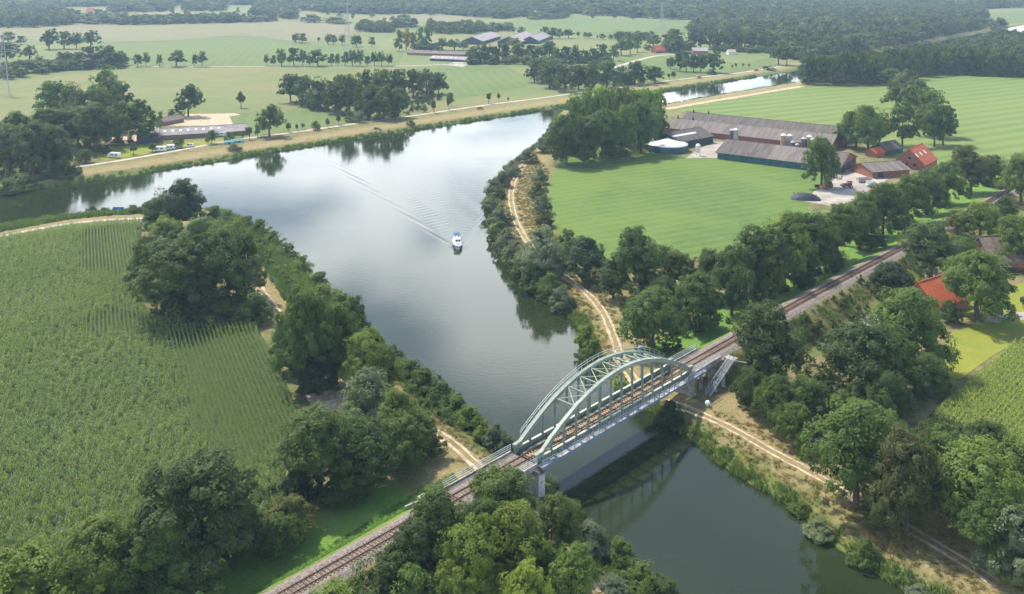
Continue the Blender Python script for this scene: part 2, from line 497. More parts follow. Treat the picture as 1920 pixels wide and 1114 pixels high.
# ---- ground material: what grows where follows the distance to the water and to the railway
def ground_mat():
    m = bpy.data.materials.new('ground_cover')
    t = NT(m)
    p = t.pos()
    aw = t.new('ShaderNodeAttribute', attribute_name='bank').outputs['Fac']
    an = t.new('ShaderNodeAttribute', attribute_name='rail_side').outputs['Fac']
    n_l = t.noise(p, 0.035, 4, 0.6, 0.5)
    n_m = t.noise(p, 0.22, 5, 0.7, 0.3)
    n_f = t.noise(p, 1.8, 4, 0.75)
    n_g = t.noise(p, 0.006, 4, 0.6)
    near = t.mix(t.rng(n_m, 0.36, 0.62), (0.085, 0.115, 0.035), (0.21, 0.175, 0.085))
    near = t.mix(t.math('MULTIPLY', t.rng(n_f, 0.45, 0.75), 0.6), near, (0.29, 0.235, 0.125))
    far = t.mix(t.rng(n_g, 0.42, 0.6), (0.14, 0.18, 0.068), (0.19, 0.19, 0.085))
    yy = t.new('ShaderNodeSeparateXYZ'); t.link(p, yy.inputs[0])
    c = t.mix(t.rng(yy.outputs['Y'], 520, 680), near, far)
    # dry strip on the banks, then a green fringe at the water
    w2 = t.math('ADD', aw, t.math('MULTIPLY', t.math('SUBTRACT', n_m, 0.5), 9.0))
    dry = t.math('MULTIPLY', t.rng(w2, 3.5, 6.5), t.rng(w2, 23, 14))
    c = t.mix(t.math('MULTIPLY', dry, 0.85), c, t.mix(t.rng(n_f, 0.3, 0.7), (0.20, 0.165, 0.075), (0.35, 0.275, 0.15)))
    c = t.mix(t.math('MULTIPLY', t.math('MULTIPLY', dry, t.rng(n_m, 0.50, 0.62)), 0.7), c, (0.14, 0.15, 0.055))
    fr = t.rng(w2, 5.5, 2.0)
    c = t.mix(fr, c, t.mix(t.rng(n_f, 0.3, 0.7), (0.07, 0.11, 0.03), (0.17, 0.19, 0.05)))
    c = t.mix(t.rng(aw, 0.8, -0.2), c, (0.05, 0.045, 0.03))
    # railway: green on the far slope, olive on the near slope
    gl = t.math('MULTIPLY', t.rng(an, 3.2, 4.4), t.rng(an, 24.0, 17.0))
    gr = t.math('MULTIPLY', t.rng(an, -3.5, -5.0), t.rng(an, -15.0, -10.0))
    s_ = t.new('ShaderNodeAttribute', attribute_name='rail_gap').outputs['Fac']
    c = t.mix(t.math('MULTIPLY', t.math('MULTIPLY', gl, 0.92), s_), c, t.mix(t.rng(n_f, 0.25, 0.75), (0.09, 0.19, 0.033), (0.15, 0.27, 0.045)))
    c = t.mix(t.math('MULTIPLY', t.math('MULTIPLY', gr, 0.85), s_), c, t.mix(t.rng(n_m, 0.35, 0.65), (0.10, 0.145, 0.03), (0.19, 0.17, 0.075)))
    t.principled(c, 0.95, t.bump(t.noise(p, 2.2, 5, 0.8), 0.7, 0.35), spec=0.1)
    return m

gx = axis([(-320, -125, 3), (-125, 145, 1.6), (145, 420, 3), (420, 900, 8)], -7000, 7000, 1.18, 500)
gy = axis([(110, 335, 1.6), (335, 800, 3), (800, 1500, 8)], -1500, 9000, 1.18, 500)
ground_me, vx, vy, vz = grid('ground', gx, gy, terrain, ground_mat())
dwv = wdist(vx, vy)
sv_ = (vx - CB[0]) * D[0] + (vy - CB[1]) * D[1]
nv_ = (vx - CB[0]) * N[0] + (vy - CB[1]) * N[1]
for nm, arr in (('bank', np.clip(dwv, -5, 60)), ('rail_side', np.clip(nv_, -40, 40)), ('rail_gap', ((sv_ > 36) | (sv_ < -42)).astype(float))):
    at = ground_me.attributes.new(nm, 'FLOAT', 'POINT')
    at.data.foreach_set('value', arr.astype(np.float32))
ground = tag(link('ground', ground_me), 'flat farmland with canal banks and a railway embankment', kind='structure')

# ---- water: one sheet, with the wake of the boat raised in it
BOAT = P(858, 461, 0)[:2]
HEAD = np.array([math.sin(math.radians(8.5)), -math.cos(math.radians(8.5))])
def wake(x, y):
    a = -((x - BOAT[0]) * HEAD[0] + (y - BOAT[1]) * HEAD[1]) + 4.2
    b = (x - BOAT[0]) * -HEAD[1] + (y - BOAT[1]) * HEAD[0]
    ab = np.abs(b) - 0.9
    aa = np.maximum(a, 0.01)
    arm = 0.315 * aa
    h = np.zeros_like(x)
    env = np.exp(-((ab - arm) / (0.9 + 0.014 * aa)) ** 2)
    ph = (ab * 0.80 - a * 0.36) * 2 * np.pi / 2.7
    h += 0.11 * env * np.cos(ph) / (1 + aa / 70)
    inner = np.clip((arm + 0.5 - ab) / (2 + 0.04 * aa), 0, 1)
    lam = 3.6
    ph2 = (a * 0.9 + np.abs(b) * 0.55) * 2 * np.pi / lam
    h += 0.028 * inner * np.cos(ph2) * np.exp(-aa / 75) * (0.6 + 0.4 * np.sin(b * 0.6 + a * 0.13))
    h += 0.05 * np.exp(-(b / 1.3) ** 2 - aa / 16) * np.cos(a * 2.1)
    return h * (a > 0) * np.clip(1 - (a - 110) / 60, 0, 1)

def water_mat():
    m = bpy.data.materials.new('canal_water')
    t = NT(m)
    p = t.pos()
    big = t.noise(p, 0.02, 3, 0.5, 0.6)
    c = t.mix(t.rng(big, 0.35, 0.65), (0.016, 0.025, 0.009), (0.022, 0.031, 0.012))
    r1 = t.noise(t.mapping(p, (0.55, 1.3, 1), math.radians(-20)), 0.8, 3, 0.55, 0.3)
    r2 = t.noise(t.mapping(p, (0.8, 1.5, 1), math.radians(15)), 2.6, 2, 0.6)
    patch = t.rng(t.noise(p, 0.017, 3, 0.6), 0.38, 0.62, 0.25, 1.0)
    h = t.math('MULTIPLY', t.math('ADD', r1, t.math('MULTIPLY', r2, 0.35)), patch)
    q = t.principled(c, 0.045, t.bump(h, 0.10, 0.16), spec=0.5)
    q.inputs['IOR'].default_value = 1.34
    return m
wx = axis([(-105, 25, 0.55)], -700, 900, 1.25, 60)
wy = axis([(300, 400, 0.55), (400, 480, 0.8)], -200, 1900, 1.25, 60)
water_me, *_ = grid('water', wx, wy, wake, water_mat())
tag(link('water', water_me), 'calm canal water with a v shaped boat wake', kind='structure')

# ---- flat sheets: fields, yards, roads (world polygons read off the photograph)
def poly_sheet(name, px, m, z=2.05, label=None, wobble=0.0):
    pts = [P(u, v, 2.0) for u, v in px]
    if wobble:
        out = []
        for i in range(len(pts)):
            a, b = pts[i], pts[(i + 1) % len(pts)]
            L = np.linalg.norm(b - a); k = max(1, int(L / 6))
            for j in range(k):
                q = a + (b - a) * j / k
                q = q + np.array([rng.normal(), rng.normal(), 0]) * wobble
                out.append(q)
        pts = out
    me = bpy.data.meshes.new(name)
    me.from_pydata([(float(q[0]), float(q[1]), z) for q in pts], [], [tuple(range(len(pts)))])
    me.materials.append(m); me.update()
    return tag(link(name, me), label, kind='structure')

MAIZE_PX = [(-160, 472), (0, 449), (130, 427), (268, 416), (262, 470), (250, 540), (292, 604), (430, 604), (487, 622), (525, 690), (567, 790), (530, 850), (545, 960), (480, 1010), (350, 1080), (200, 1120), (0, 1180), (-200, 1260)]
MAIZE2_PX = [(1735, 785), (1790, 735), (1850, 685), (1925, 628), (2030, 640), (2080, 880), (1920, 850), (1850, 830), (1780, 800)]
MEADOW_PX = [(1028, 345), (1050, 300), (1100, 280), (1215, 282), (1290, 294), (1345, 298), (1440, 309), (1570, 326), (1530, 352), (1530, 368), (1512, 392), (1560, 400), (1520, 425), (1440, 445), (1370, 490), (1330, 482), (1260, 490), (1150, 495), (1060, 455), (1025, 405)]
poly_sheet('maize_soil', MAIZE_PX, M['soil'], 2.04, 'dark soil under the large maize field')
poly_sheet('maize_soil', MAIZE2_PX, M['soil'], 2.04, 'dark soil under the bright maize at the right edge')
poly_sheet('farm_meadow', MEADOW_PX, M['meadow'], 2.05, 'bright green mown meadow in front of the farm', 0.5)
poly_sheet('striped_meadow', [(1262, 206), (1350, 187), (1500, 162), (1640, 162), (1745, 140), (1930, 146), (2010, 200), (2010, 345), (1880, 315), (1780, 330), (1690, 300), (1600, 262), (1500, 250), (1300, 215)], M['meadow2'], 2.05, 'wide green meadow with pale mowing stripes behind the farm')
poly_sheet('garden_lawn', [(1770, 712), (1782, 625), (1850, 600), (1960, 600), (1960, 612), (1860, 668), (1800, 712)], M['lawn'], 2.06, 'sunlit yellow green lawn beside the bright maize')
poly_sheet('garden_lawn', [(1640, 560), (1720, 520), (1800, 530), (1870, 540), (1930, 530), (1960, 595), (1850, 590), (1760, 590)], M['lawn'], 2.055, 'lawn around the cottage with the orange roof')
poly_sheet('green_field', [(150, 90), (190, 80), (300, 77), (420, 69), (470, 68), (560, 80), (640, 90), (760, 97), (745, 123), (500, 124), (230, 124)], M['green_field'], 2.1, 'pale green field behind the roadside trees')
poly_sheet('stubble_field', [(-60, 250), (-60, 180), (20, 155), (130, 140), (235, 128), (500, 127), (740, 127), (765, 150), (640, 185), (530, 195), (470, 212), (250, 216), (90, 235)], M['dry_field'], 2.09, 'dry tan and green striped field beyond the sandy farmyard')
poly_sheet('pale_crop_field', [(-80, 60), (60, 52), (150, 42), (430, 38), (640, 42), (700, 55), (610, 75), (560, 79), (470, 67), (420, 68), (300, 76), (190, 79), (0, 76)], M['pale_field'], 2.1, 'pale yellow crop field far behind the green field')
poly_sheet('green_field', [(745, 127), (950, 124), (1000, 150), (985, 162), (900, 180), (830, 185), (790, 160)], M['green_field'], 2.1, 'green pasture between the tree clump and the low sheds')
poly_sheet('green_field', [(905, 52), (990, 32), (1290, 41), (1300, 56), (1200, 66), (1050, 66)], M['green_field'], 2.1, 'distant pale green field right of the big barns')
poly_sheet('green_field', [(1150, 108), (1240, 103), (1330, 118), (1410, 116), (1460, 104), (1450, 122), (1380, 136), (1290, 148), (1180, 128)], M['green_field'], 2.1, 'green field beside the canal bend below the red house')
poly_sheet('green_field', [(430, 218), (520, 208), (650, 204), (720, 222), (560, 243), (470, 256), (440, 240)], M['green_field'], 2.08, 'green paddock right of the long grey stable')
poly_sheet('green_field', [(170, 290), (230, 272), (300, 268), (420, 262), (460, 258), (330, 280), (200, 302)], M['lawn'], 2.08, 'camping lawn in front of the long grey stable')
poly_sheet('green_field', [(1860, 24), (1960, 18), (2000, 34), (1880, 46)], M['green_field'], 2.1, 'distant field by the red roofed house at the top right')
for px, lb in (([(420, 30), (560, 22), (640, 30), (560, 38)], 'distant pale strip field left of the far woods'), ([(150, 22), (310, 14), (420, 16), (330, 28)], 'distant pale field at the top left edge'), ([(690, 26), (900, 24), (905, 36), (720, 42)], 'distant pale green field below the far woods'), ([(960, 8), (1050, 6), (1060, 12), (970, 14)], 'tiny pale field among the farthest woods')):
    poly_sheet('pale_crop_field', px, M['pale_field'], 2.12, lb)
poly_sheet('sandy_yard', [(196, 272), (222, 246), (262, 238), (300, 236), (300, 258), (250, 270)], M['sand'], 2.07, 'sandy yard under the trees left of the long grey stable')
poly_sheet('riding_arena', [(296, 236), (340, 214), (398, 205), (448, 214), (462, 228), (440, 236)], M['sand'], 2.07, 'sandy riding yard behind the long grey stable')
poly_sheet('farm_yard', [(1286, 297), (1312, 278), (1342, 266), (1385, 268), (1350, 296)], M['concrete_yard'], 2.08, 'pale yard between the slurry tank and the front barn')
poly_sheet('farm_yard', [(1528, 358), (1575, 322), (1640, 305), (1690, 318), (1660, 340), (1635, 352), (1600, 380), (1556, 386), (1510, 378)], M['concrete_yard'], 2.08, 'pale concrete yard in front of the brick barn gable')
poly_sheet('garden_path', [(1845, 603), (1862, 588), (1960, 584), (1960, 600), (1905, 601), (1870, 606)], M['concrete_yard'], 2.08, 'pale paved garden path beside the topiary trees')
poly_sheet('garden_path', [(1600, 612), (1632, 585), (1650, 590), (1640, 618)], M['concrete_yard'], 2.08, 'small pale drive half hidden behind the oaks')
poly_sheet('bare_patch', [(575, 742), (640, 728), (680, 740), (665, 768), (600, 776)], M['sand'], 2.07, 'bare sandy patch between maize and canal', 0.8)
poly_sheet('farm_yard', [(830, 122), (862, 114), (885, 117), (868, 126)], M['concrete_yard'], 2.14, 'pale yard at the end of the low far shed')

def ribbon(name, px, width, m, label, offs=(0.0,), lift=0.07, step=2.0, z0=2.0, jit=0.0, z_fixed=None):
    pts = [P(u, v, z0)[:2] for u, v in px]
    # smooth the line (Catmull-Rom) and drape it on the terrain
    pts = [2 * pts[0] - pts[1]] + pts + [2 * pts[-1] - pts[-2]]
    line = []
    for i in range(1, len(pts) - 2):
        p0, p1, p2, p3 = pts[i - 1:i + 3]
        k = max(2, int(np.linalg.norm(p2 - p1) / step))
        for j in range(k):
            t = j / k
            line.append(0.5 * ((2 * p1) + (-p0 + p2) * t + (2 * p0 - 5 * p1 + 4 * p2 - p3) * t * t + (-p0 + 3 * p1 - 3 * p2 + p3) * t ** 3))
    line = np.array(line)
    tg = np.gradient(line, axis=0); tg /= np.linalg.norm(tg, axis=1)[:, None] + 1e-9
    nr = np.stack([-tg[:, 1], tg[:, 0]], 1)
    mb = MB()
    for o in offs:
        wv = width / 2 * (1 + jit * rng.normal(size=len(line)))
        sh = jit * 0.35 * rng.normal(size=len(line))
        cols = [line + nr * (o + sh + q * wv)[:, None] for q in (-1, 0, 1)]
        vs = []
        for c in cols:
            z = terrain(c[:, 0], c[:, 1]) + lift
            vs.append(np.column_stack([c, z]))
        k = len(line)
        base = np.concatenate(vs)
        fs = [(q * k + i, (q + 1) * k + i, (q + 1) * k + i + 1, q * k + i + 1) for q in (0, 1) for i in range(k - 1)]
        mb.add(base, fs)
    o = mb.build(name, m)
    return tag(o, label, kind='structure')

RUT = (-0.85, 0.85)
TR_R = [(996, 290), (968, 330), (958, 370), (968, 415), (990, 455), (1018, 490), (1060, 520), (1100, 550), (1130, 585), (1150, 630), (1168, 680), (1200, 722), (1245, 748)]
TR_R2 = [(1245, 748), (1310, 775), (1380, 808), (1450, 848), (1530, 892), (1620, 945), (1700, 990), (1800, 1050), (1900, 1115)]
TR_L = [(478, 530), (505, 565), (535, 605), (570, 650), (620, 690), (690, 740), (770, 785), (835, 822), (880, 860), (930, 905), (990, 950), (1040, 990), (1075, 1030), (1105, 1070), (1150, 1130)]
ribbon('sand_track', TR_R, 0.62, M['sand'], 'two pale wheel ruts running along the wooded bank behind the bridge', RUT, jit=0.22)
ribbon('sand_track', TR_R2, 0.6, M['sand'], 'two pale wheel ruts on the dry bank at the lower right', RUT, jit=0.25)
ribbon('sand_track', TR_L, 0.7, M['sand'], 'sandy wheel ruts on the bank left of the bridge', RUT, jit=0.25)
ribbon('gravel_path', [(-80, 462), (0, 444), (70, 430), (130, 420), (200, 413), (290, 409)], 2.6, M['road'], 'pale path along the far edge of the maize', lift=0.09)
ribbon('canal_road', [(-120, 350), (0, 330), (110, 318), (210, 304), (320, 285), (440, 263), (540, 250), (640, 236), (770, 218), (900, 199), (1000, 186), (1080, 175), (1180, 162), (1250, 152), (1340, 142), (1400, 135), (1470, 124)], 3.4, M['road'], 'pale road along the far bank of the canal', lift=0.12, step=5)
ribbon('lane', [(225, 126), (360, 125), (500, 125), (640, 126), (760, 124), (830, 121), (870, 118)], 4, M['road'], 'narrow pale lane under the roadside trees', lift=0.14, step=12)
ribbon('sand_strip', [(1250, 205), (1310, 194), (1390, 181), (1460, 169), (1510, 161)], 5.5, M['sand'], 'bare sandy strip between canal and striped meadow', lift=0.1, step=5, jit=0.1)
ribbon('dry_ditch', [(0, 73), (100, 76), (190, 79), (300, 78), (370, 76), (420, 69), (460, 68), (540, 77), (600, 83)], 7, mat('ditch_reeds', (0.10, 0.13, 0.06), 0.95, 0.3, 0.05), 'dark ditch line between the pale and the green field', lift=0.16, step=20)
ribbon('lane', [(1150, 128), (1200, 112), (1240, 104), (1310, 100)], 5, M['road'], 'pale lane to the red house beyond the canal', lift=0.15, step=10)

# ---- clouds of small leaf faces
def leaf_quads(c, nrm, size, asp=1.5, r=None):
    r = r or rng
    k = len(c)
    rv = r.normal(size=(k, 3))
    t = np.cross(nrm, rv); t /= np.linalg.norm(t, axis=1)[:, None] + 1e-9
    b = np.cross(nrm, t)
    sz = (size * r.uniform(0.6, 1.35, size=k))[:, None]
    v = np.stack([c - t * sz * asp * 0.5, c - b * sz * 0.42, c + t * sz * asp * 0.5, c + b * sz * 0.42], 1).reshape(-1, 3)
    return v

def quads_mesh(name, v, mats, extra=None, core=None, mi=None):
    n = len(v) // 4
    f = np.arange(n * 4).reshape(n, 4).tolist()
    vs = v.tolist()
    m2 = list(mi) if mi is not None else [0] * n
    if extra is not None:                                   # an MB whose faces are added with their own material slots
        k = len(vs)
        vs += list(extra.v); f += [tuple(k + i for i in q) for q in extra.f]; m2 += extra.m
    me = bpy.data.meshes.new(name)
    me.from_pydata(vs, [], f)
    for q in (mats if isinstance(mats, (list, tuple)) else [mats]): me.materials.append(q)
    if len(me.materials) > 1: me.polygons.foreach_set('material_index', m2)
    me.update()
    return me

def crown_points(kind, nclump, r):
    """clump centres and radii of a crown inside a unit box: width 1, height 1"""
    out = []
    if kind == 'round':
        # a few big limbs' worth of lobes, then clumps on them
        lobes = [(np.array([0, 0, 0.66]), 0.30)]
        for k in range(8):
            a = k * 2 * math.pi / 8 + r.uniform(-0.4, 0.4)
            rr = r.uniform(0.20, 0.32)
            lobes.append((np.array([rr * math.cos(a), rr * math.sin(a), r.uniform(0.27, 0.60)]), r.uniform(0.15, 0.21)))
        for k in range(5):
            a = r.uniform(0, 2 * math.pi); rr = r.uniform(0.05, 0.22)
            lobes.append((np.array([rr * math.cos(a), rr * math.sin(a), r.uniform(0.68, 0.84)]), r.uniform(0.13, 0.18)))
    elif kind == 'tall':
        lobes = []
        for k in range(12):
            z = 0.22 + 0.66 * k / 11
            w = 0.34 * math.sin(math.pi * min(1, (z * 0.85 + 0.12))) + 0.05
            a = r.uniform(0, 2 * math.pi)
            lobes.append((np.array([w * 0.6 * math.cos(a), w * 0.6 * math.sin(a), z]), 0.13 + w * 0.25))
    elif kind == 'bush':
        lobes = [(np.array([0, 0, 0.5]), 0.38)]
        for k in range(9):
            a = k * 2 * math.pi / 9 + r.uniform(-0.4, 0.4); rr = r.uniform(0.2, 0.36)
            lobes.append((np.array([rr * math.cos(a), rr * math.sin(a), r.uniform(0.16, 0.45)]), r.uniform(0.14, 0.22)))
        for k in range(4):
            a = r.uniform(0, 2 * math.pi); rr = r.uniform(0.0, 0.2)
            lobes.append((np.array([rr * math.cos(a), rr * math.sin(a), r.uniform(0.6, 0.82)]), r.uniform(0.12, 0.18)))
    elif kind == 'cone':
        lobes = []
        for k in range(16):
            z = 0.14 + 0.78 * k / 15
            w = 0.40 * (1 - z) ** 0.75 + 0.03
            a = k * 2.4
            lobes.append((np.array([w * 0.65 * math.cos(a), w * 0.65 * math.sin(a), z]), 0.07 + w * 0.33))
    elif kind == 'slim':
        lobes = []
        for k in range(7):
            a = r.uniform(0, 2 * math.pi); rr = r.uniform(0, 0.24)
            lobes.append((np.array([rr * math.cos(a), rr * math.sin(a), r.uniform(0.45, 0.85)]), r.uniform(0.14, 0.22)))
    while len(out) < nclump:
        c, R = lobes[r.integers(len(lobes))]
        d = r.normal(size=3); d /= np.linalg.norm(d)
        if d[2] < -0.45 and r.random() < 0.8: continue
        q = c + d * R * r.uniform(0.72, 1.12)
        if not (0.06 < q[2] < 0.985): continue
        out.append((q, R * r.uniform(0.26, 0.5), d))
    return out, lobes

def crown_mesh(name, kind, nclump, nleaf, leaf, seed, mats, trunk=None):
    r = np.random.default_rng(seed)
    cl, lobes = crown_points(kind, nclump, r)
    cs, ns = [], []
    for (q, R, d) in cl:
        e = r.normal(size=(nleaf, 3)); e /= np.linalg.norm(e, axis=1)[:, None]
        e = np.where((e @ d)[:, None] < -0.35, -e, e)
        cs.append(q + e * R * r.uniform(0.55, 1.1, size=(nleaf, 1)) * np.array([1, 1, 0.8]))
        nn = e * 0.6 + d * 0.45 + np.array([0, 0, 0.45]) + r.normal(size=(nleaf, 3)) * 0.42
        ns.append(nn / np.linalg.norm(nn, axis=1)[:, None])
    v = leaf_quads(np.concatenate(cs), np.concatenate(ns), leaf, 1.5, r)
    v[:, 2] = np.clip(v[:, 2], 0.0, 1.02)
    core = MB()
    for (c, R) in lobes:                                    # shaded inner foliage closing the middle of each limb
        ring = []
        for i in range(1, 4):
            th = math.pi * i / 4
            for j in range(6):
                ph = 2 * math.pi * j / 6 + i
                k = R * (0.38 if kind == 'bush' else 0.55) * r.uniform(0.75, 1.1)
                ring.append((c[0] + k * math.sin(th) * math.cos(ph), c[1] + k * math.sin(th) * math.sin(ph), max(0.02, c[2] + k * math.cos(th))))
        fs = [(i * 6 + j, i * 6 + (j + 1) % 6, (i + 1) * 6 + (j + 1) % 6, (i + 1) * 6 + j) for i in range(2) for j in range(6)]
        fs += [tuple(range(5, -1, -1)), tuple(range(12, 18))]
        core.add(ring, fs, 0)
    if trunk: core.add(trunk.v, trunk.f, 1)
    return quads_mesh(name, v, mats, core)

def trunk_mb(kind, seed):
    r = np.random.default_rng(seed)
    mb = MB()
    if kind in ('round', 'slim'):
        R = 0.030 if kind == 'round' else 0.028
        z1 = 0.42 if kind == 'round' else 0.62
        mid = (r.normal() * 0.012, r.normal() * 0.012, z1 * 0.5)
        top = (r.normal() * 0.02, r.normal() * 0.02, z1)
        mb.tube((0, 0, -0.03), (0, 0, 0.035), R * 1.55, R * 1.05, 8)
        mb.tube((0, 0, 0.035), mid, R * 1.05, R * 0.9, 8, caps=False)
        mb.tube(mid, top, R * 0.9, R * 0.72, 8, caps=False)
        for k in range(6):
            a = k * 1.05 + r.uniform(-0.3, 0.3)
            st = Vector(mid).lerp(Vector(top), r.uniform(0.3, 1.0))
            e1 = st + Vector((math.cos(a) * 0.14, math.sin(a) * 0.14, r.uniform(0.08, 0.17)))
            e2 = e1 + Vector((math.cos(a) * 0.12, math.sin(a) * 0.12, r.uniform(0.06, 0.16)))
            mb.tube(st, e1, R * 0.5, R * 0.34, 6, caps=False)
            mb.tube(e1, e2, R * 0.34, R * 0.12, 5, caps=False)
        mb.tube(top, (top[0], top[1], min(0.9, z1 + 0.34)), R * 0.6, R * 0.15, 6)
    elif kind in ('tall', 'cone'):
        mb.tube((0, 0, -0.03), (0, 0, 0.03), 0.045, 0.034, 8)
        mb.tube((0, 0, 0.03), (0.005, 0.0, 0.9), 0.034, 0.006, 7)
        for k in range(6):
            a = k * 1.9; z = 0.2 + k * 0.1
            mb.tube((0, 0, z), (math.cos(a) * 0.16, math.sin(a) * 0.16, z + 0.12), 0.014, 0.005, 5)
    else:
        for k in range(5):
            a = k * 1.3
            mb.tube((0.02 * math.cos(a), 0.02 * math.sin(a), -0.03), (0.2 * math.cos(a), 0.2 * math.sin(a), 0.5), 0.02, 0.006, 5)
    return mb
# ------------------------------------------------------------------ trees
TINT = {'d': (0.074, 0.126, 0.036), 'm': (0.098, 0.158, 0.039), 'l': (0.130, 0.195, 0.042), 'y': (0.155, 0.225, 0.038),
        'o': (0.105, 0.135, 0.044), 'g': (0.150, 0.195, 0.130), 'b': (0.125, 0.110, 0.052), 'k': (0.048, 0.084, 0.044), 'Y': (0.38, 0.33, 0.07), 'p': (0.165, 0.245, 0.05)}
TWORD = {'d': 'dark', 'm': 'green', 'l': 'pale', 'y': 'yellowish', 'o': 'olive', 'g': 'silvery', 'b': 'brownish', 'k': 'blackish', 'Y': 'golden', 'p': 'bright'}
ORD = 'first second third fourth fifth sixth seventh eighth ninth tenth eleventh twelfth thirteenth fourteenth fifteenth sixteenth seventeenth eighteenth nineteenth twentieth'.split()
def ordinal(i):
    if i < 20: return ORD[i]
    tens = ['twenty', 'thirty', 'forty', 'fifty', 'sixty'][(i + 1) // 10 - 2]
    r = (i + 1) % 10
    return tens + '-' + ORD[r - 1] if r else {'twenty': 'twentieth', 'thirty': 'thirtieth', 'forty': 'fortieth', 'fifty': 'fiftieth', 'sixty': 'sixtieth'}[tens]
KIND = {'r': ('round', 'broadleaf_tree', 'tree'), 't': ('tall', 'poplar_tree', 'poplar'), 'b': ('bush', 'shrub', 'shrub'), 'w': ('bush', 'willow_shrub', 'willow'), 's': ('slim', 'young_tree', 'young tree'), 'c': ('cone', 'conifer_tree', 'conifer'), 'B': ('slim', 'birch_tree', 'birch')}
CROWN, TRUNK, FARTREE = {}, {}, {}
def near_crown(kind, i):
    if (kind, i) not in CROWN:
        n, l, s = {'round': (230, 90, 0.0205), 'tall': (130, 70, 0.026), 'bush': (210, 84, 0.025), 'cone': (110, 42, 0.036), 'slim': (90, 52, 0.040)}[kind]
        CROWN[kind, i] = crown_mesh('crown_' + kind, kind, n, l, s, 100 + i * 7 + len(kind), M['leaf'])
        TRUNK[kind, i] = trunk_mb(kind, 50 + i).mesh('trunk_' + kind, M['bark'], True)
    return CROWN[kind, i], TRUNK[kind, i]
def far_tree(kind, i, lod):
    if (kind, i, lod) not in FARTREE:
        n, l, s = ((90, 30, 0.046), (44, 14, 0.09))[lod]
        FARTREE[kind, i, lod] = crown_mesh('far_' + kind, kind, n, l, s, 300 + i * 5 + lod, [M['leaf'], M['bark']], trunk_mb(kind, 70 + i))
    return FARTREE[kind, i, lod]

TREES = []
def place(u, vb, z0=None):
    q = P(u, vb, 2.0)
    for _ in range(3):
        q = P(u, vb, gz(q[0], q[1]))
    return q
LABELS = set()
def tree_group(phrase, group, rows, noun=None):
    """rows: (u, row of the foot, row of the top, width in photo pixels, kind, tint)"""
    by = {}
    for rw in rows: by.setdefault((rw[4], rw[5]), []).append(rw)
    for rw in rows:
        u, vb, vt, w, k, tn = rw[:6]
        q = place(u, vb)
        z_top = HC - (vt - YH) * q[1] / F
        h = max(1.0, z_top - q[2])
        wm = w * q[1] / F
        kind, name, cat = KIND[k]
        size = 'tall' if h > 1.35 * wm else ('broad' if wm > 0.95 * h else '')
        same = sorted(by[(k, tn)], key=lambda a: (a[0], a[1]))
        i = same.index(rw)
        lb = ' '.join(x for x in (size, TWORD[tn], noun or cat) if x)
        if len(same) == 2: lb += ', ' + ('left' if i == 0 else 'right') + ' one of two'
        elif len(same) > 2: lb += ', ' + ordinal(i) + ' from the left'
        lb += ' ' + phrase
        if len(lb.split()) > 16: print('LONG', lb)
        assert lb not in LABELS, lb
        LABELS.add(lb)
        col = np.array(TINT[tn]) * rng.uniform(0.75, 1.25) * np.array([rng.uniform(0.9, 1.06), 1, rng.uniform(0.85, 1.1)])
        var = int(rng.integers(4))
        rz = float(rng.uniform(0, 6.28))
        if q[1] > 700: wm *= 1.22
        sc = (wm * 1.08, wm * 1.08 * rng.uniform(0.9, 1.1), h * 1.02)
        if q[1] < 480:
            cm, tm = near_crown(kind, var)
            o = empty(name, q, rz, lb, cat, group)
            o.scale = sc
            c = link('crown', cm, o); c.color = (*col, 1)
            if kind != 'bush':
                tr = link('trunk', tm, o)
                if k == 'B':
                    tr.data = near_crown(kind, var)[1].copy(); tr.data.materials.clear(); tr.data.materials.append(M['birch'])
            else:
                link('stem', tm, o)
        else:
            o = link(name, far_tree(kind, var, 0 if q[1] < 800 else 1), None, q, rz, sc)
            o.color = (*col, 1)
            tag(o, lb, cat, group)
        TREES.append((q[0], q[1], wm))

# --- lower left: between the maize and the railway
tree_group('between maize and railway', 'trees between maize and railway', [
    (55, 1185, 1030, 190, 'b', 'y'), (180, 1140, 972, 165, 'r', 'l'), (265, 1130, 990, 120, 'b', 'd'), (380, 1080, 856, 235, 'r', 'd'), (300, 1120, 930, 140, 'r', 'm'),
    (450, 1050, 940, 105, 'b', 'd'), (540, 1010, 930, 95, 'b', 'o'), (520, 1040, 960, 90, 'b', 'm'), (350, 1150, 1040, 130, 'b', 'd')])
tree_group('beside the grassy railway slope', 'clump left of the bridge', [
    (600, 930, 762, 170, 'r', 'd'), (680, 908, 785, 145, 'r', 'd'), (745, 875, 778, 125, 'r', 'm'), (800, 856, 800, 70, 'b', 'm'), (745, 850, 738, 95, 'r', 'l'),
    (690, 810, 690, 95, 'w', 'g'), (565, 925, 850, 90, 'b', 'd'), (780, 850, 765, 85, 'r', 'm'), (645, 940, 880, 85, 'b', 'd')])
tree_group('beside the bare sandy patch', 'trees on the left bank', [
    (575, 735, 545, 125, 'r', 'm'), (630, 720, 575, 115, 'r', 'm'), (680, 750, 625, 95, 'r', 'l'), (715, 745, 650, 85, 'r', 'm'), (545, 690, 590, 90, 'r', 'd'), (600, 732, 650, 105, 'b', 'k'), (655, 690, 560, 80, 'r', 'm')])
tree_group('along the water left of the bridge', 'shrubs on the left bank', [
    (738, 690, 645, 45, 'b', 'm'), (765, 712, 672, 55, 'b', 'd'), (795, 738, 690, 60, 'b', 'm'), (825, 762, 715, 55, 'b', 'd'), (852, 782, 740, 55, 'b', 'm'), (880, 803, 760, 50, 'b', 'l'),
    (908, 830, 790, 40, 'w', 'l'), (930, 848, 792, 50, 'w', 'g'), (952, 856, 815, 42, 'w', 'g'), (975, 900, 860, 40, 'b', 'm')])
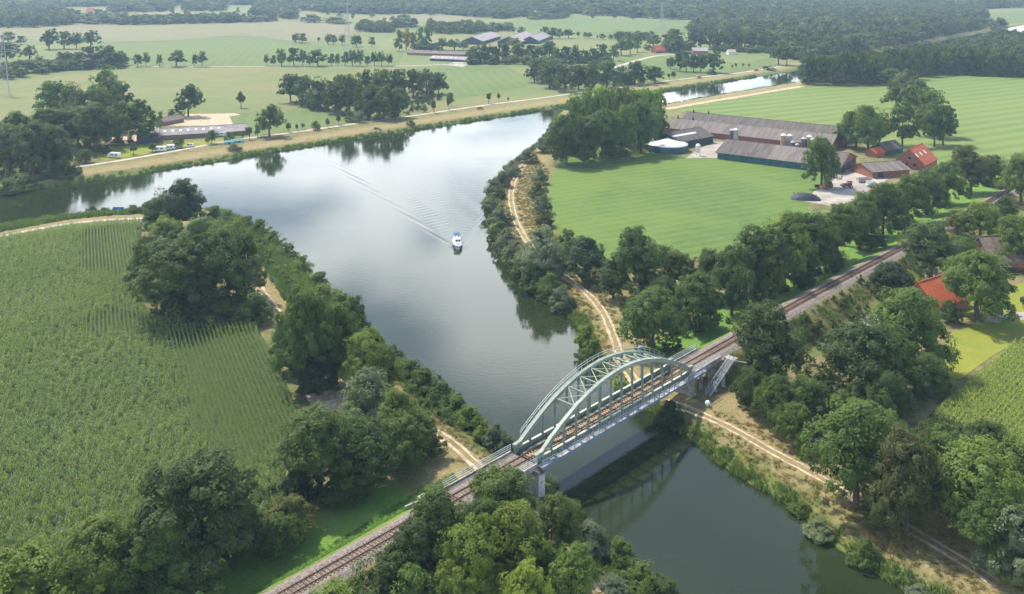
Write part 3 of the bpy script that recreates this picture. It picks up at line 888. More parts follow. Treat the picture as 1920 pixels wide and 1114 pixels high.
tree_group('in the copse beside the maize', 'copse beside the maize', [
    (318, 602, 450, 160, 'r', 'd'), (400, 585, 432, 135, 'r', 'd'), (462, 575, 468, 80, 'B', 'o'), (335, 440, 340, 105, 'r', 'k'), (300, 445, 372, 75, 'r', 'd'), (375, 480, 410, 90, 'r', 'm'), (430, 490, 412, 95, 'r', 'l'),
    (282, 545, 440, 85, 'r', 'd'), (445, 560, 430, 90, 'r', 'd'), (365, 600, 510, 100, 'b', 'k'), (420, 606, 560, 100, 'b', 'd'), (475, 605, 545, 70, 'b', 'd'), (310, 480, 410, 80, 'r', 'l')])
tree_group('at the edge of the reed belt', 'shrubs along the reed belt', [
    (425, 428, 395, 42, 'b', 'm'), (458, 436, 404, 40, 'b', 'l'), (487, 450, 410, 42, 'b', 'm'), (513, 470, 432, 42, 'b', 'l'), (540, 495, 455, 44, 'b', 'm'), (566, 522, 480, 44, 'b', 'l'), (592, 548, 508, 46, 'b', 'm'), (612, 575, 528, 56, 'b', 'l'), (640, 600, 548, 55, 'b', 'm'),
    (395, 420, 385, 40, 'b', 'm'), (700, 660, 618, 48, 'b', 'd')])
# --- bottom middle: below the bridge
tree_group('below the left end of the bridge', 'trees in front of the railway', [
    (940, 1005, 880, 140, 'r', 'm'), (830, 1080, 920, 150, 'r', 'm'), (875, 1160, 988, 140, 'r', 'y'), (970, 1105, 952, 130, 'r', 'y'), (985, 1200, 1065, 120, 'r', 'y'), (1045, 1055, 925, 90, 'r', 'o'),
    (1075, 1150, 1025, 100, 'r', 'l'), (1105, 1040, 975, 70, 'w', 'g'), (1062, 1010, 935, 70, 'b', 'm'), (720, 1150, 1035, 120, 'b', 'd'), (620, 1185, 1092, 130, 'b', 'y'), (780, 1110, 985, 110, 'r', 'd'),
    (900, 1080, 940, 110, 'r', 'm'), (1010, 1120, 1000, 90, 'b', 'm'), (770, 1180, 1060, 110, 'b', 'm'), (840, 1000, 960, 70, 'b', 'd')])
tree_group('on the lower bank left of the water', 'shrubs at the lower left bank', [
    (1120, 1035, 985, 45, 'b', 'l'), (1165, 1065, 1010, 55, 'b', 'l'), (1205, 1110, 1055, 70, 'b', 'l'), (1245, 1135, 1085, 55, 'b', 'm'), (1075, 985, 940, 50, 'b', 'd'), (1150, 1110, 1080, 50, 'w', 'g')])
# --- right bank of the side canal
tree_group('on the bank behind the bridge', 'willows on the right bank', [
    (1018, 285, 258, 36, 'w', 'g'), (990, 305, 278, 38, 'w', 'g'), (962, 328, 300, 36, 'w', 'g'), (942, 350, 318, 36, 'w', 'g'), (928, 372, 336, 38, 'w', 'g'), (922, 398, 362, 38, 'w', 'g'), (938, 425, 386, 46, 'w', 'g'),
    (934, 450, 415, 42, 'w', 'm'), (952, 468, 428, 48, 'w', 'g'), (968, 492, 448, 52, 'w', 'g'), (1018, 522, 428, 92, 'w', 'g'), (985, 520, 470, 55, 'w', 'm'), (1005, 545, 495, 55, 'w', 'd'), (1032, 560, 510, 50, 'w', 'm'), (1052, 585, 535, 50, 'w', 'g'),
    (1100, 655, 610, 42, 'w', 'l'), (1108, 685, 638, 44, 'w', 'm'), (1045, 500, 440, 50, 'w', 'm'), (1066, 470, 430, 45, 'w', 'm')])
tree_group('between wheel ruts and farm meadow', 'shrubs beside the farm meadow', [
    (1012, 345, 315, 30, 'b', 'g'), (1008, 372, 340, 34, 'b', 'o'), (1016, 400, 365, 38, 'b', 'g'), (1022, 425, 395, 36, 'b', 'o'), (1020, 455, 420, 34, 'b', 'g'), (1078, 480, 450, 40, 'b', 'm')])
tree_group('in the wood behind the bridge', 'wood between canal and railway', [
    (1100, 528, 448, 88, 'r', 'k'), (1200, 562, 428, 112, 'r', 'd'), (1265, 550, 470, 85, 'r', 'o'), (1225, 662, 543, 130, 'r', 'd'), (1310, 622, 510, 110, 'r', 'd'), (1150, 560, 490, 70, 'r', 'd'), (1330, 560, 468, 70, 'r', 'm'), (1250, 600, 520, 80, 'r', 'd')])
tree_group('between farm meadow and railway', 'tree row along the railway', [
    (1372, 590, 475, 95, 'r', 'd'), (1415, 565, 425, 120, 'r', 'd'), (1470, 545, 402, 120, 'r', 'm'), (1440, 572, 470, 80, 'r', 'm'), (1520, 520, 398, 105, 'r', 'd'), (1568, 492, 385, 100, 'r', 'm'), (1612, 470, 362, 95, 'r', 'm'), (1655, 445, 345, 90, 'r', 'd'), (1700, 422, 330, 90, 'r', 'm'),
    (1738, 402, 318, 80, 'r', 'd'), (1775, 385, 302, 75, 'r', 'm'), (1820, 365, 275, 90, 'r', 'o'), (1550, 510, 430, 70, 'b', 'd'), (1630, 470, 420, 60, 'b', 'd'), (1860, 350, 290, 60, 'r', 'm'), (1500, 540, 470, 60, 'b', 'd')])
# --- right of the railway
tree_group('between railway and orange roof', 'trees right of the railway', [
    (1440, 722, 574, 140, 'r', 'd'), (1620, 748, 608, 175, 'r', 'd'), (1700, 700, 545, 150, 'r', 'm'), (1745, 525, 420, 110, 'r', 'd'), (1672, 548, 492, 75, 'r', 'k'), (1705, 545, 505, 50, 'b', 'l'), (1735, 740, 665, 90, 'r', 'd')])
tree_group('around the orange roofed cottage', 'trees around the cottage', [
    (1832, 604, 470, 142, 'r', 'm'), (1838, 452, 380, 85, 'r', 'l'), (1882, 432, 370, 55, 'r', 'd'), (1800, 495, 442, 80, 'r', 'l'), (1795, 440, 395, 60, 'r', 'o'), (1915, 385, 292, 90, 'r', 'l'), (1908, 500, 405, 85, 'r', 'm'), (1780, 605, 560, 45, 'b', 'd')])
tree_group('topiary tree on the cottage lawn', 'topiary trees', [(1900, 591, 570, 14, 's', 'l'), (1918, 578, 556, 18, 's', 'm')], noun='round clipped')
tree_group('behind the dry bank', 'trees right of the bridge', [
    (1412, 778, 692, 62, 'r', 'd'), (1450, 805, 706, 78, 'r', 'm'), (1490, 840, 758, 72, 'r', 'l'), (1520, 812, 712, 85, 'r', 'd'), (1600, 782, 722, 80, 'b', 'd'), (1660, 790, 700, 95, 'r', 'd'), (1400, 760, 690, 50, 'b', 'd')])
tree_group('in the wood at the lower right', 'wood at the lower right', [
    (1605, 950, 758, 185, 'r', 'm'), (1700, 1000, 808, 135, 'r', 'o'), (1668, 925, 775, 120, 'r', 'm'), (1770, 935, 812, 110, 'r', 'm'), (1840, 1010, 830, 170, 'r', 'l'), (1905, 960, 820, 120, 'r', 'm'), (1905, 1090, 950, 120, 'w', 'g'), (1800, 1000, 850, 120, 'r', 'd'), (1860, 1070, 930, 120, 'r', 'd'), (1645, 985, 925, 70, 'b', 'o'), (1755, 900, 790, 90, 'r', 'd'), (1850, 880, 790, 100, 'r', 'd')])
tree_group('at the waterside on the right', 'shrubs at the right waterside', [(1256, 806, 750, 48, 'b', 'k'), (1540, 1012, 975, 62, 'b', 'g'), (1622, 1066, 1012, 62, 'b', 'm'), (1725, 1128, 1100, 45, 'b', 'g'), (1500, 965, 945, 40, 'b', 'm')])
# --- poplar wood and the farm
tree_group('beside the round tank', 'wood beside the round tank', [
    (1062, 310, 212, 80, 'r', 'd'), (1095, 306, 222, 75, 'r', 'd'), (1130, 298, 205, 80, 'r', 'd'), (1168, 295, 200, 75, 'r', 'm'), (1202, 288, 190, 70, 'r', 'd'), (1228, 275, 195, 55, 'r', 'm'), (1050, 285, 228, 55, 'r', 'd'), (1145, 285, 235, 60, 'r', 'd')])
tree_group('in the light row behind the tank', 'poplars behind the wood', [
    (1080, 262, 178, 42, 't', 'p'), (1100, 258, 168, 42, 't', 'p'), (1122, 256, 160, 44, 't', 'p'), (1145, 254, 163, 42, 't', 'p'), (1168, 252, 160, 42, 't', 'p'), (1190, 250, 164, 42, 't', 'p'), (1212, 250, 162, 42, 't', 'p'), (1232, 252, 166, 38, 't', 'p')])
tree_group('behind the farm roofs', 'trees around the farm', [
    (1540, 352, 255, 72, 'r', 'd'), (1605, 280, 208, 62, 'r', 'm'), (1628, 286, 200, 70, 'r', 'm'), (1648, 278, 204, 55, 'r', 'o'), (1585, 275, 228, 45, 'r', 'm'), (1692, 275, 195, 55, 'r', 'd'), (1720, 240, 162, 72, 'r', 'm'), (1745, 255, 166, 75, 'r', 'm'), (1768, 272, 190, 55, 'r', 'd'), (1752, 275, 195, 50, 'r', 'd')])
tree_group('inside the striped meadow', 'tree line in the striped meadow', [
    (1668, 160, 128, 48, 'r', 'm'), (1690, 185, 138, 55, 'r', 'm'), (1705, 200, 130, 60, 'r', 'o'), (1680, 205, 150, 50, 'r', 'm'), (1715, 215, 150, 60, 'r', 'd'), (1738, 200, 165, 45, 'r', 'm')])
# --- left wood and stable
tree_group('left of the grey stable', 'wood left of the stable', [
    (20, 325, 235, 90, 'r', 'd'), (62, 328, 228, 100, 'r', 'd'), (100, 322, 240, 80, 'r', 'd'), (25, 300, 212, 90, 'r', 'm'), (72, 285, 205, 80, 'r', 'm'), (110, 280, 205, 75, 'r', 'd'), (145, 275, 200, 80, 'r', 'd'), (180, 282, 194, 92, 'r', 'd'), (222, 268, 188, 76, 'r', 'm'), (262, 266, 186, 78, 'r', 'd'),
    (98, 222, 152, 62, 'r', 'm'), (125, 225, 155, 60, 'r', 'm'), (150, 235, 162, 62, 'r', 'o'), (180, 235, 160, 62, 'r', 'm'), (205, 225, 142, 62, 'r', 'o'), (195, 205, 124, 62, 'r', 'm'), (225, 205, 155, 45, 'r', 'd'), (118, 345, 290, 60, 'b', 'd'), (40, 362, 325, 70, 'b', 'm'), (15, 370, 335, 50, 'b', 'l')])
tree_group('in the clump facing the boat', 'clump on the far bank', [
    (545, 192, 139, 48, 'r', 'd'), (572, 198, 142, 52, 'r', 'd'), (600, 205, 145, 55, 'r', 'd'), (628, 212, 152, 55, 'r', 'd'), (655, 215, 140, 52, 'r', 'm'), (640, 195, 136, 48, 'r', 'm'), (685, 196, 130, 50, 'r', 'm'), (715, 192, 130, 50, 'r', 'm'), (745, 190, 125, 48, 'r', 'd'), (775, 182, 130, 45, 'r', 'd'), (800, 178, 128, 42, 'r', 'o'), (822, 177, 133, 38, 'r', 'm'), (690, 222, 160, 55, 'r', 'd'), (720, 224, 158, 55, 'r', 'd'), (745, 220, 165, 40, 'r', 'd'), (660, 228, 205, 30, 'b', 'l'), (675, 230, 208, 26, 'b', 'g'), (735, 222, 202, 26, 'b', 'o')])
tree_group('standing alone near the stable', 'single trees near the stable', [(353, 219, 157, 52, 'r', 'd'), (452, 203, 172, 22, 's', 'o'), (505, 256, 195, 56, 'r', 'm'), (322, 217, 202, 16, 'b', 'd'), (338, 222, 206, 18, 'b', 'm')])
tree_group('on the campsite lawn', 'campsite shrubs', [
    (160, 305, 280, 28, 'r', 'm'), (250, 290, 272, 16, 's', 'm'), (286, 285, 268, 16, 'r', 'd'), (332, 278, 260, 22, 'b', 'm'), (340, 276, 256, 16, 's', 'm'), (396, 270, 243, 24, 'r', 'm'), (430, 265, 245, 22, 'b', 'm'), (468, 262, 235, 18, 's', 'd'), (483, 258, 240, 14, 's', 'd'), (455, 261, 246, 12, 's', 'm'),
    (542, 248, 230, 12, 's', 'm'), (557, 246, 232, 10, 's', 'd'), (568, 244, 230, 12, 's', 'm'), (592, 244, 224, 18, 'b', 'm'), (615, 240, 222, 13, 's', 'm'), (635, 235, 215, 12, 's', 'o')])
tree_group('beside the canal road paddock', 'young trees by the canal road', [(795, 210, 196, 14, 'b', 'm'), (814, 212, 188, 12, 's', 'm'), (842, 207, 178, 14, 's', 'd'), (846, 200, 170, 12, 's', 'o'), (916, 195, 172, 14, 's', 'd'), (935, 190, 174, 9, 's', 'd'), (953, 192, 181, 6, 's', 'd'), (845, 190, 184, 14, 'b', 'o')])
tree_group('by the blue board at the left', 'shrubs by the blue board', [(172, 400, 386, 22, 'b', 'm'), (195, 399, 388, 20, 'b', 'l'), (250, 398, 384, 26, 'b', 'm'), (272, 398, 382, 24, 'b', 'd')])
tree_group('on the far canal bank', 'shrubs on the far bank', [(80, 352, 330, 40, 'b', 'g'), (118, 337, 322, 40, 'b', 'o'), (440, 282, 270, 30, 'b', 'o'), (705, 247, 238, 20, 'b', 'm'), (770, 236, 224, 18, 'b', 'd')])
# --- roadside rows
def row_trees(us, vb, tops, ws, kinds, tints): return [(u, vb[i] if isinstance(vb, list) else vb, tops[i], ws[i], kinds[i % len(kinds)], tints[i % len(tints)]) for i, u in enumerate(us)]
tree_group('by the lane behind the stubble', 'roadside trees left', row_trees([233, 258, 274, 299, 331, 365, 379], 125, [99, 100, 99, 102, 95, 100, 96], [13, 16, 13, 11, 31, 10, 17], 'r', 'mmdmodm'))
tree_group('in the long roadside row', 'roadside trees right', row_trees([500, 512, 528, 551, 568, 580, 596, 621, 633, 647, 661, 675, 689, 702, 715, 729], 124, [102, 102, 92, 87, 93, 102, 90, 99, 99, 95, 94, 94, 103, 98, 97, 102], [10, 11, 20, 25, 16, 12, 33, 13, 10, 15, 18, 17, 11, 14, 15, 13], 'r', 'mdm'))
tree_group('in the foursome on the far field', 'four trees on the far field', [(92, 93, 55, 28, 'r', 'd'), (120, 92, 56, 30, 'r', 'm'), (143, 92, 62, 24, 'r', 'o'), (170, 88, 58, 32, 'r', 'd')])
tree_group('in the belt behind the stubble', 'belt behind the stubble field', [(12, 118, 75, 35, 'r', 'm'), (40, 84, 66, 16, 'r', 'd'), (15, 80, 58, 26, 'r', 'm'), (30, 100, 83, 17, 'b', 'k'), (55, 112, 86, 26, 'r', 'o'), (30, 138, 112, 36, 'r', 'm'), (50, 136, 114, 30, 'r', 'd'), (75, 134, 116, 32, 'r', 'd'), (100, 130, 110, 26, 'r', 'd'), (120, 126, 98, 30, 'r', 'o'), (145, 124, 98, 30, 'r', 'd'), (170, 125, 84, 34, 'r', 'd'), (195, 124, 86, 38, 'r', 'o'), (210, 128, 100, 40, 'r', 'd'), (225, 118, 96, 20, 'r', 'm'), (75, 118, 104, 24, 'b', 'm'), (8, 145, 115, 30, 'r', 'o')])
tree_group('near the tall lattice pylon', 'trees before the pylon', [(554, 80, 62, 15, 'r', 'd'), (566, 81, 61, 16, 'r', 'd'), (597, 80, 70, 7, 's', 'm'), (615, 84, 64, 13, 'r', 'd'), (625, 84, 64, 13, 'r', 'd'), (641, 85, 65, 12, 'r', 'm'), (668, 88, 65, 22, 'r', 'm'), (697, 88, 68, 12, 'r', 'o')])
tree_group('beside the low brown sheds', 'tall trees by the sheds', [(748, 96, 56, 16, 't', 'l'), (762, 94, 54, 14, 't', 'Y'), (774, 92, 62, 14, 't', 'm'), (790, 92, 50, 16, 't', 'l'), (800, 93, 52, 16, 't', 'm'), (792, 95, 84, 16, 'b', 'd'), (830, 94, 72, 22, 'r', 'm'), (852, 95, 74, 26, 'r', 'd'), (868, 94, 76, 18, 'r', 'd')])
tree_group('in front of the big grey barns', 'belt before the big barns', [(888, 119, 86, 30, 'r', 'd'), (908, 118, 80, 22, 'r', 'd'), (925, 119, 84, 26, 'r', 'd'), (945, 115, 78, 26, 'r', 'd'), (970, 114, 80, 26, 'r', 'm'), (992, 113, 82, 26, 'r', 'd'), (1010, 112, 85, 20, 'r', 'm'), (965, 92, 72, 34, 'r', 'm'), (1030, 112, 74, 26, 'r', 'd'), (1043, 118, 88, 18, 'r', 'm'), (1063, 118, 85, 30, 'r', 'd'), (1080, 117, 85, 16, 'r', 'm'), (1098, 118, 92, 18, 'r', 'd'), (1112, 118, 88, 16, 'r', 'm'), (1128, 116, 80, 26, 'r', 'd'), (1150, 114, 82, 18, 'r', 'm'), (1138, 118, 102, 18, 'b', 'o')])
tree_group('in the far canal road belt', 'belt along the canal road', [(1002, 155, 110, 36, 'r', 'm'), (1030, 165, 112, 42, 'r', 'd'), (1058, 172, 116, 44, 'r', 'd'), (1085, 168, 118, 40, 'r', 'd'), (1110, 170, 116, 36, 'r', 'd'), (1138, 165, 114, 44, 'r', 'd'), (1165, 160, 122, 20, 'b', 'm'), (1190, 158, 114, 42, 'r', 'd'), (1228, 155, 122, 36, 'r', 'd'), (1012, 140, 108, 30, 'r', 'o'), (1170, 158, 145, 30, 'b', 'o'), (1255, 150, 136, 8, 's', 'd'), (1264, 149, 134, 9, 's', 'd')])
tree_group('around the far red house', 'trees around the red house', [(1165, 104, 72, 28, 'r', 'd'), (1182, 102, 70, 20, 'r', 'm'), (1195, 98, 68, 18, 'r', 'm'), (1215, 94, 82, 18, 'b', 'm'), (1225, 88, 64, 28, 'r', 'm'), (1262, 88, 52, 40, 'r', 'd'), (1272, 100, 72, 38, 'r', 'd')])
tree_group('in the far short row', 'short far row', [(1022, 72, 48, 18, 'r', 'd'), (1036, 72, 50, 18, 'r', 'd'), (1050, 73, 52, 15, 'r', 'm'), (1066, 72, 55, 20, 'r', 'd'), (1084, 71, 60, 9, 's', 'd'), (1098, 72, 60, 10, 'r', 'd'), (1106, 72, 61, 10, 'r', 'm'), (1120, 74, 66, 6, 's', 'd'), (1130, 74, 62, 12, 'r', 'd'), (1145, 75, 64, 10, 'r', 'm'), (1160, 75, 65, 12, 'r', 'd'), (978, 66, 49, 16, 'r', 'm'), (963, 62, 53, 8, 's', 'm')])
tree_group('in the avenue behind the canal bend', 'avenue behind the canal bend', [(1258 + 0, 98, 60, 20, 'r', 'm'), (1298, 92, 58, 22, 'r', 'd'), (1314, 92, 57, 22, 'r', 'd'), (1330, 93, 58, 22, 'r', 'm'), (1344, 94, 60, 22, 'r', 'd'), (1362, 94, 60, 18, 'r', 'm'), (1381, 95, 57, 24, 'r', 'o'), (1396, 94, 58, 20, 'r', 'm'), (1412, 94, 58, 24, 'r', 'd'), (1430, 96, 62, 24, 'r', 'm'), (1450, 97, 64, 24, 'r', 'd'), (1470, 100, 66, 28, 'r', 'm'), (1500, 102, 66, 30, 'r', 'd')])
tree_group('on the field inside the canal bend', 'trees inside the canal bend', [(1257, 130, 106, 18, 'r', 'o'), (1275, 134, 96, 24, 'r', 'd'), (1287, 135, 94, 24, 'r', 'm'), (1300, 135, 98, 22, 'r', 'd'), (1314, 136, 98, 24, 'r', 'm'), (1338, 137, 97, 34, 'r', 'd'), (1336, 140, 128, 16, 'b', 'm'), (1460, 122, 85, 32, 'r', 'm'), (1475, 122, 88, 20, 'r', 'd'), (1440, 139, 123, 24, 'b', 'd'), (1373, 129, 122, 5, 's', 'd'), (1380, 128, 119, 6, 's', 'd'), (1393, 127, 119, 5, 's', 'm'), (1405, 126, 120, 5, 's', 'd')])
# --- belt on the near side of the canal, right: the trees of its front edge one by one
front = []
for i, (u, vb, vt) in enumerate([(1516, 158, 106), (1538, 158, 103), (1562, 159, 98), (1586, 158, 95), (1612, 157, 92), (1640, 156, 88), (1668, 153, 86), (1698, 148, 84), (1726, 143, 82), (1756, 140, 82), (1786, 139, 84), (1816, 140, 86), (1846, 141, 88), (1876, 143, 90), (1908, 144, 88)]):
    front.append((u, vb, vt, 34, 'r', 'dmd'[i % 3]))
tree_group('behind the striped meadow', 'front of the canal wood', front)

# ------------------------------------------------------------------ scattered stuff (geometry nodes)
LIB = bpy.data.collections.new('scatter_library')           # never linked to the scene
def scatter(name, pts, scl, rot, protos, label, tint=None, cat=None):
    col = bpy.data.collections.new(name + '_set')
    for me in protos:
        po = bpy.data.objects.new(name + '_piece', me)
        if tint: po.color = (*tint, 1)
        col.objects.link(po)
    me = bpy.data.meshes.new(name)
    me.from_pydata(np.asarray(pts, float).tolist(), [], [])
    a = me.attributes.new('sc', 'FLOAT_VECTOR', 'POINT'); a.data.foreach_set('vector', np.asarray(scl, np.float32).ravel())
    a = me.attributes.new('rt', 'FLOAT_VECTOR', 'POINT'); a.data.foreach_set('vector', np.asarray(rot, np.float32).ravel())
    a = me.attributes.new('ix', 'INT', 'POINT'); a.data.foreach_set('value', rng.integers(0, len(protos), len(pts)).astype(np.int32))
    o = link(name, me)
    ng = bpy.data.node_groups.new(name + '_nodes', 'GeometryNodeTree')
    ng.interface.new_socket('Geometry', in_out='INPUT', socket_type='NodeSocketGeometry')
    ng.interface.new_socket('Geometry', in_out='OUTPUT', socket_type='NodeSocketGeometry')
    gi = ng.nodes.new('NodeGroupInput'); go = ng.nodes.new('NodeGroupOutput')
    ip = ng.nodes.new('GeometryNodeInstanceOnPoints')
    ci = ng.nodes.new('GeometryNodeCollectionInfo')
    ci.inputs['Collection'].default_value = col
    ci.inputs['Separate Children'].default_value = True
    ci.inputs['Reset Children'].default_value = True
    ip.inputs['Pick Instance'].default_value = True
    for nm, ty, so in (('sc', 'FLOAT_VECTOR', 'Scale'), ('rt', 'FLOAT_VECTOR', 'Rotation'), ('ix', 'INT', 'Instance Index')):
        na = ng.nodes.new('GeometryNodeInputNamedAttribute')
        na.data_type = ty; na.inputs['Name'].default_value = nm
        ng.links.new(na.outputs[0], ip.inputs[so])
    ng.links.new(gi.outputs[0], ip.inputs['Points'])
    ng.links.new(ci.outputs[0], ip.inputs['Instance'])
    ng.links.new(ip.outputs[0], go.inputs[0])
    md = o.modifiers.new('scatter', 'NODES'); md.node_group = ng
    return tag(o, label, cat, kind='stuff')

def rand_in(px, spacing, z=2.0, jitter=0.45, world=False):
    pts = np.array(px if world else [P(u, v, z)[:2] for u, v in px])
    x0, y0 = pts.min(0); x1, y1 = pts.max(0)
    X, Y = np.meshgrid(np.arange(x0, x1, spacing), np.arange(y0, y1, spacing))
    x = X.ravel() + rng.uniform(-jitter, jitter, X.size) * spacing
    y = Y.ravel() + rng.uniform(-jitter, jitter, X.size) * spacing
    k = inside(x, y, pts)
    return x[k], y[k]
def on_ground(x, y, dz=0.0):
    return np.column_stack([x, y, terrain(x, y) + dz])
def zrot(n): return np.column_stack([np.zeros(n), np.zeros(n), rng.uniform(0, 6.28, n)])

# far woods
def far_wood_meshes():
    return [crown_mesh('wood_crown', 'round' if i % 2 else 'bush', 34, 10, 0.12, 500 + i, [M['far_leaf'], M['bark']], trunk_mb('round', i)) for i in range(6)]
FW = far_wood_meshes()
def wood(px, spacing, h, label, front=None):
    x, y = rand_in(px, spacing)
    dw = wdist(x, y); k = dw > 4
    x, y = x[k], y[k]
    n = len(x)
    hh = rng.uniform(0.62, 1.2, n) * h
    ww = rng.uniform(0.9, 1.25, n) * spacing * 1.35
    scatter('woodland', on_ground(x, y), np.column_stack([ww, ww, hh]), zrot(n), FW, label)
    return n
NW = 0
NW += wood([(1500, 152), (1530, 153), (1640, 150), (1740, 136), (1800, 133), (1960, 138), (1990, 84), (1890, 76), (1760, 106), (1600, 140)], 8.5, 15, 'dense wood between striped meadow and canal at the right')
NW += wood([(1490, 112), (1560, 112), (1700, 84), (1850, 54), (1830, 48), (1690, 74), (1560, 92), (1470, 96)], 10, 16, 'belt of trees on the far side of the canal at the right')
NW += wood([(1290, 62), (1350, 78), (1470, 88), (1560, 84), (1690, 66), (1830, 44), (1850, 36), (1830, 14), (1600, 6), (1450, 8), (1340, 30)], 13, 17, 'large forest filling the upper right')
NW += wood([(1000, 18), (1050, 26), (1180, 33), (1290, 38), (1340, 28), (1450, 6), (1800, -8), (2100, -30), (1000, -30)], 26, 19, 'hazy forest along the top right of the view')
NW += wood([(600, 24), (690, 27), (830, 27), (940, 36), (1000, 30), (1005, 10), (960, 4), (700, 4), (620, 8)], 15, 15, 'hazy forest at the top centre')
NW += wood([(1010, 14), (1060, 26), (1010, 30)], 14, 14, 'small wood at the top centre')
NW += wood([(-60, 52), (60, 52), (140, 47), (150, 36), (110, 24), (0, 28), (-60, 30)], 13, 16, 'hazy wood at the left edge behind the pale field')
NW += wood([(198, 46), (240, 47), (330, 46), (440, 43), (460, 40), (430, 36), (330, 38), (210, 40)], 12, 13, 'low tree belt behind the pale crop field')
NW += wood([(205, 24), (310, 22), (330, 14), (215, 12)], 15, 14, 'distant wood block at the top left')
NW += wood([(345, 21), (418, 21), (420, 12), (345, 12)], 15, 14, 'distant dark wood block left of centre at the top')
NW += wood([(470, 30), (545, 31), (550, 14), (480, 12)], 15, 14, 'distant wood left of the lattice pylon')
NW += wood([(668, 60), (738, 62), (742, 52), (680, 48)], 10, 12, 'square wood behind the lattice pylon')
NW += wood([(800, 64), (905, 64), (915, 54), (800, 52)], 11, 13, 'wood behind the big grey barns')
NW += wood([(740, 52), (780, 53), (780, 46), (742, 44)], 11, 13, 'small wood left of the big grey barns')
NW += wood([(-200, 8), (600, 10), (620, -4), (1000, -4), (1000, -34), (-200, -30)], 30, 17, 'farthest hazy woods along the top left')
NW += wood([(1830, 18), (1990, 12), (1990, -10), (1830, -5)], 18, 17, 'distant wood at the top right corner')
NW += wood([(145, 44), (200, 46), (200, 30), (160, 30)], 20, 11, 'scattered trees round the hamlet at the upper left')
for px, sp, h, lb in (
    ([(425, 43), (512, 41), (515, 37), (430, 38)], 16, 9, 'thin row of small trees right of the low tree belt'), ([(520, 36), (552, 37), (556, 20), (524, 18)], 17, 13, 'small far wood left of the lattice pylon top'),
    ([(560, 40), (660, 47), (664, 44), (564, 37)], 24, 9, 'far thin hedge row behind the pale crop field'), ([(0, 20), (110, 20), (112, 12), (0, 10)], 20, 14, 'far wood strip at the top left corner'),
    ([(120, 14), (300, 11), (300, 6), (120, 8)], 24, 15, 'farthest tree strip at the upper left'), ([(560, 20), (620, 22), (620, 14), (560, 12)], 20, 14, 'far wood beside the tall pylon'),
    ([(1000, 38), (1060, 34), (1062, 31), (1000, 34)], 18, 10, 'far hedge at the pale green field'), ([(905, 60), (960, 58), (960, 54), (905, 55)], 14, 10, 'hedge behind the big grey barns'),
    ([(1150, 75), (1230, 76), (1230, 72), (1150, 71)], 9, 9, 'bushy hedge left of the red house'), ([(1240, 98), (1300, 98), (1300, 92), (1245, 90)], 9, 9, 'bushes around the far red house'),
    ([(770, 97), (825, 97), (826, 92), (772, 92)], 8, 8, 'bushes behind the low brown shed'), ([(1500, 118), (1560, 114), (1560, 104), (1480, 106)], 10, 15, 'trees at the end of the canal bend'),
    ([(0, 160), (10, 150), (140, 132), (130, 124), (0, 140)], 10, 9, 'bushy belt at the left edge of the stubble'), ([(232, 127), (100, 134), (110, 122), (228, 118)], 11, 10, 'bushy belt left of the roadside trees'),
    ([(1330, 96), (1500, 104), (1500, 98), (1330, 91)], 9, 6, 'low hedge under the avenue'), ([(880, 122), (1140, 121), (1140, 114), (880, 113)], 9, 7, 'bushes under the belt before the big barns')):
    NW += wood(px, sp, h, lb)
NW += wood([(1850, 58), (1890, 54), (1880, 42), (1850, 46)], 14, 11, 'trees by the canal at the upper right')
# scattered far single trees as one sparse cover
x, y = rand_in([(200, 20), (1000, 18), (1290, 40), (1000, 34), (680, 42), (430, 34), (160, 38)], 75)
n = len(x); scatter('far_scattered_trees', on_ground(x, y), np.column_stack([rng.uniform(7, 13, n)] * 2 + [rng.uniform(7, 13, n)]), zrot(n), FW, 'small scattered trees on the farthest fields')

# reeds, tufts, undergrowth
def reed_clump(seed, n=26, h=1.0, spread=0.5, lean=0.35, m=None):
    r = np.random.default_rng(seed)
    mb = MB()
    for i in range(n):
        a = r.uniform(0, 6.28); rr = spread * math.sqrt(r.uniform())
        x, y = rr * math.cos(a), rr * math.sin(a)
        dx, dy = r.normal() * lean * 0.5, r.normal() * lean * 0.5
        hh = h * r.uniform(0.6, 1.1); w = 0.055
        b = r.uniform(0, 6.28); wx_, wy_ = w * math.cos(b), w * math.sin(b)
        mb.add([(x - wx_, y - wy_, 0), (x + wx_, y + wy_, 0), (x + dx * 0.5 + wx_, y + dy * 0.5 + wy_, hh * 0.6), (x + dx * 0.5 - wx_, y + dy * 0.5 - wy_, hh * 0.6), (x + dx * 1.4, y + dy * 1.4, hh)], [(0, 1, 2, 3), (3, 2, 4)])
    return mb.mesh('clump', m)
def shrub_meshes(m, k=3):
    return [crown_mesh('brush', 'bush', 26, 14, 0.12, 800 + i, m) for i in range(k)]
GTUFT_E = [reed_clump(90 + i, 22, 0.5, 0.5, 0.7, M['greentuft']) for i in range(2)]
REED = [reed_clump(i, 30, 1.0, 0.55, 0.5, M['reed']) for i in range(3)]
TUFT = [reed_clump(20 + i, 22, 0.5, 0.5, 0.7, M['tuft']) for i in range(3)]
DTUFT = [reed_clump(30 + i, 20, 0.5, 0.5, 0.7, M['drytuft']) for i in range(3)]
GTUFT = [reed_clump(60 + i, 22, 0.5, 0.5, 0.7, M['greentuft']) for i in range(3)]
BRUSH = shrub_meshes(M['brush'])

